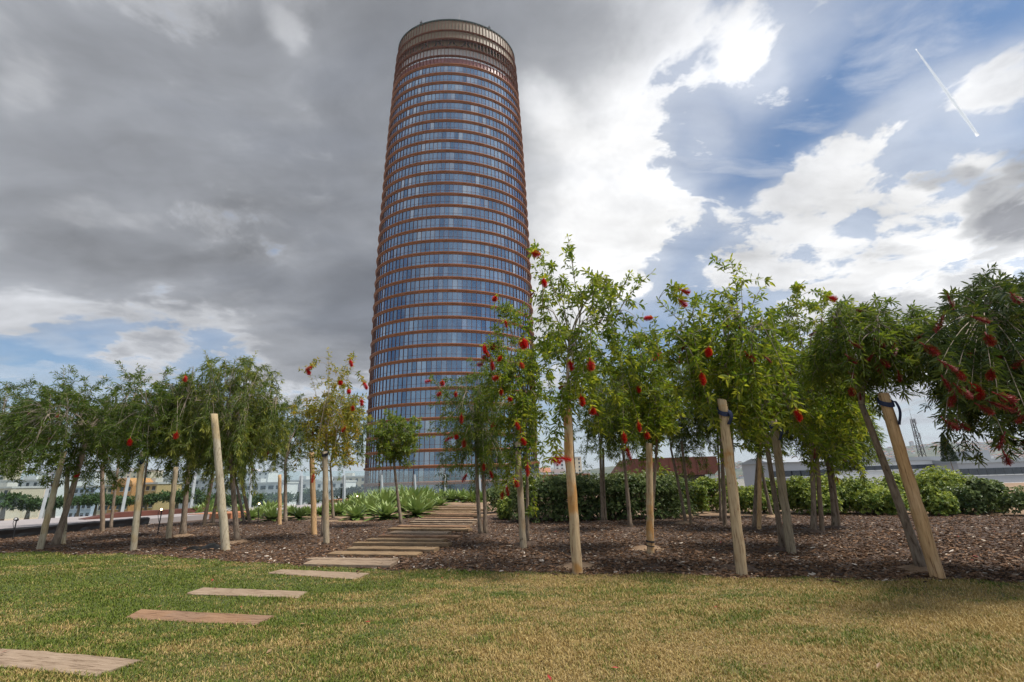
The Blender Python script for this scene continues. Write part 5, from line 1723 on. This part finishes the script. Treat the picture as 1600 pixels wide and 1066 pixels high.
def far_tree(name, label, px, ytop, ybase, Y, wpx, leaf, seed, n, cone=False, group=None):
    r = np.random.default_rng(seed)
    t0 = P(px, ytop, Y)
    low = P(px, ybase, Y).z
    H = t0.z - STREET
    h0 = max(low - STREET, H * 0.12)
    W2 = wpx / FPX * Y / 2
    root = empty(name, (t0.x, Y, STREET), label, 'tree', group)
    mb = MB(); mb.tube([(0, 0, -0.1), (0.1, 0, H * 0.5), (0, 0, H * 0.85)], [W2 * 0.12, W2 * 0.09, W2 * 0.03], 7); mb.build('trunk', m_bark, root)
    if cone:
        f = r.random(n) ** 1.15
        z = h0 + (H - h0) * f
        rad = W2 * np.clip((1 - f) ** 0.75, 0.03, 1) * (0.65 + 0.4 * r.random(n))
        a = r.random(n) * 2 * PI
        C = np.stack([np.cos(a) * rad, np.sin(a) * rad, z], 1)
        D = norm(np.stack([np.cos(a) * 0.35, np.sin(a) * 0.35, np.ones(n)], 1) + r.normal(0, 0.2, (n, 3)))
        s_ = W2 * 0.16
    else:
        nl = 16
        lc = norm(r.normal(0, 1, (nl, 3))) * (0.62 * r.random((nl, 1)) ** 0.4)
        u = norm(r.normal(0, 1, (n, 3))) * (0.40 * (0.5 + 0.5 * r.random((n, 1))))
        q = lc[r.integers(0, nl, n)] + u
        C = q * np.array([W2, W2, (H - h0) / 2]) + np.array([0, 0, (H + h0) / 2])
        D = norm(u + r.normal(0, 0.4, (n, 3)))
        s_ = W2 * 0.10
    A, B = frames(D)
    sc = s_ * (0.6 + 0.8 * r.random(n))[:, None]
    V = np.stack([C - A * sc * 0.5, C + D * sc * 0.3 - B * sc * 0.2, C + A * sc * 0.5, C + D * sc * 1.3], 1)
    F = np.arange(n * 4).reshape(-1, 4)
    link('crown', mesh_np('crown', V.reshape(-1, 3), [(F, 0)], attrs={'young': np.zeros(n * 4)}), leaf, root)


far_tree('cypress_tree', 'dark pointed cypress standing alone behind the tallest round shrub', 1472, 678, 722, 85, 20, m_cyp, 301, 2600, True)
far_tree('cypress_tree', 'small dark cypress left of the slanting stake, nearer the stake', 1350, 700, 722, 105, 7, m_cyp, 302, 900, True)
far_tree('cypress_tree', 'small dark cypress left of the slanting stake, farther from the stake', 1331, 705, 722, 110, 7, m_cyp, 303, 900, True)
for k, (px, yt, w_, Y_, lab) in enumerate([(12, 775, 60, 130, 'bushy street tree at far left before the ochre house'), (50, 780, 50, 135, 'street tree before the white house at far left'), (90, 778, 46, 135, 'street tree behind the slanting pale stake'),
        (128, 776, 40, 128, 'street tree before the blue grey house'), (155, 772, 36, 132, 'street tree left of the orange house'), (192, 774, 40, 128, 'street tree before the orange gabled house'),
        (232, 772, 40, 130, 'street tree before the ochre house'), (280, 768, 60, 130, 'street tree behind the slim grey stake'), (330, 772, 46, 140, 'street tree left of the wide white block'), (385, 774, 60, 140, 'street tree before the wide white block'),
        (430, 772, 50, 135, 'street tree before the grey white block'), (485, 768, 50, 140, 'street tree before the white block'), (545, 764, 50, 150, 'street tree left of the tower foot')]):
    far_tree('street_tree', lab, px, yt - 3, yt + 18, Y_, w_ * 1.35, m_town, 310 + k, 1500, group='street trees of the town')

# hills on the right with their houses
m_hill, b, bs = mat('hill_scrub')
v = b.n('ShaderNodeTexCoord').outputs['Object']
b.put(bs.inputs['Base Color'], b.ramp(b.noise(v, 0.012, 6.0, 0.65), [(0.32, (0.035, 0.055, 0.030)), (0.5, (0.075, 0.090, 0.055)), (0.7, (0.16, 0.145, 0.105))]))
bs.inputs['Roughness'].default_value = 1.0
HX = np.linspace(-500, 4600, 150)
HILL_Y = 2300.0
hpx = np.array([820, 900, 985, 1010, 1120, 1200, 1280, 1340, 1380, 1420, 1480, 1560, 1640, 1800, 2400])
hpy = np.array([742, 735, 729, 731, 726, 720, 712, 704, 700, 697, 694, 689, 688, 690, 700])
hx = np.array([P(a, b_, HILL_Y).x for a, b_ in zip(hpx, hpy)]); hz_ = np.array([P(a, b_, HILL_Y).z for a, b_ in zip(hpx, hpy)])
crest = np.interp(HX, hx, hz_, left=STREET, right=hz_[-1])
hr = np.random.default_rng(77)
crest = crest + np.interp(HX, np.linspace(-500, 4600, 60), hr.normal(0, 4, 60)) * (crest > 10)
rows_ = np.linspace(0, 1, 16)
V = np.concatenate([np.stack([HX, np.full(150, 1500 + (HILL_Y - 1500) * q) + 60 * np.sin(HX / 300 + q * 3), STREET - 0.5 + (crest - STREET) * (q ** 1.3) + hr.normal(0, 1.5, 150) * (0 < q < 1)], 1) for q in rows_]
                   + [np.stack([HX, np.full(150, 3300.0), np.full(150, STREET - 1)], 1)])
i = (np.arange(16)[:, None] * 150 + np.arange(149)[None]).ravel()[:, None]
tag(link('hills', mesh_np('hills', V, [(i + np.array([[0, 1, 151, 150]]), 0)], smooth=True), m_hill), kind='structure')
mb = MB()
for k in range(1500):
    fx = hr.random()
    x_ = 500 + fx * 3000
    q = hr.random() ** 0.7
    c_ = np.interp(x_, HX, crest)
    if hr.random() > np.interp(x_, [500, 1000, 1600, 2600, 3500], [0.15, 0.5, 1, 1, 0.8]): continue
    y_ = 1500 + (HILL_Y - 1500) * q + 60 * math.sin(x_ / 300 + q * 3)
    z_ = STREET - 0.5 + (c_ - STREET) * q ** 1.3
    s_ = hr.uniform(4, 9)
    h_ = hr.uniform(4, 8) if hr.random() < 0.93 else hr.uniform(12, 22)
    mi = int(hr.choice([0, 0, 1, 2]))
    x0_, x1_ = x_ - s_, x_ + s_
    mb.box((x0_, y_, z_ - 4), (x1_, y_ + 10, z_ + h_), mi)
    mb.prism([(x0_ - .5, z_ + h_ + .01), (x1_ + .5, z_ + h_ + .01), (x_, z_ + h_ + 2.5)], 'y', y_ - .5, y_ + 10.5, 3)
tag(mb.build('hillside_town', [m_white, m_cream, m_greyw, m_tile]), 'tiny pale houses scattered over the far hillside on the right', 'town', kind='stuff')

# aeroplane trail high in the blue
m_trail = plain('vapour_trail', (0.95, 0.95, 0.95), 1.0, 0.02, 0.001)
tr = m_trail.node_tree; bsT = tr.nodes['Principled BSDF']
trb = NB(tr)
tl = trb.n('ShaderNodeBsdfTranslucent'); tl.inputs[0].default_value = (0.97, 0.97, 0.97, 1)
mxs = trb.n('ShaderNodeMixShader'); mxs.inputs[0].default_value = 0.6
tr.links.new(bsT.outputs[0], mxs.inputs[1]); tr.links.new(tl.outputs[0], mxs.inputs[2]); lw = trb.n('ShaderNodeLayerWeight'); lw.inputs[0].default_value = 0.5
ms2 = trb.n('ShaderNodeMixShader'); tp = trb.n('ShaderNodeBsdfTransparent')
trb.put(ms2.inputs[0], trb.m('MULTIPLY', trb.mr(lw.outputs['Facing'], 0.15, 0.85, 1.0, 0.0), trb.mr(trb.noise(trb.n('ShaderNodeTexCoord').outputs['Object'], 0.012, 4.0), 0.2, 0.5, 0.8, 1.0)))
tr.links.new(tp.outputs[0], ms2.inputs[1]); tr.links.new(mxs.outputs[0], ms2.inputs[2])
tr.links.new(ms2.outputs[0], tr.nodes['Material Output'].inputs[0])
a = np.array(P(1431, 77, 9000)); b_ = np.array(P(1528, 212, 7600))
u = np.linspace(0, 1, 40)[:, None]
rr = np.interp(u[:, 0], [0, 0.1, 0.6, 1.0], [10, 24, 40, 30]) * np.random.default_rng(2).normal(1, 0.08, 40)
mb = MB(); mb.tube(a * (1 - u) + b_ * u, rr, 16)
tag(mb.build('vapour_trail', m_trail, smooth=True), 'thin straight white aeroplane trail in the blue sky at upper right', 'vapour trail')

# ================================================================ the air over the town
mb = MB(); mb.box((-2600, -300, STREET - 1.0), (3800, 3600, 190))
m_air = bpy.data.materials.new('air'); m_air.use_nodes = True
at_ = m_air.node_tree; at_.nodes.clear()
pv = at_.nodes.new('ShaderNodeVolumePrincipled'); ao = at_.nodes.new('ShaderNodeOutputMaterial')
pv.inputs['Color'].default_value = (0.88, 0.93, 1.0, 1); pv.inputs['Density'].default_value = 0.00011; pv.inputs['Anisotropy'].default_value = 0.3
at_.links.new(pv.outputs[0], ao.inputs['Volume'])
tag(mb.build('haze', m_air), kind='stuff')
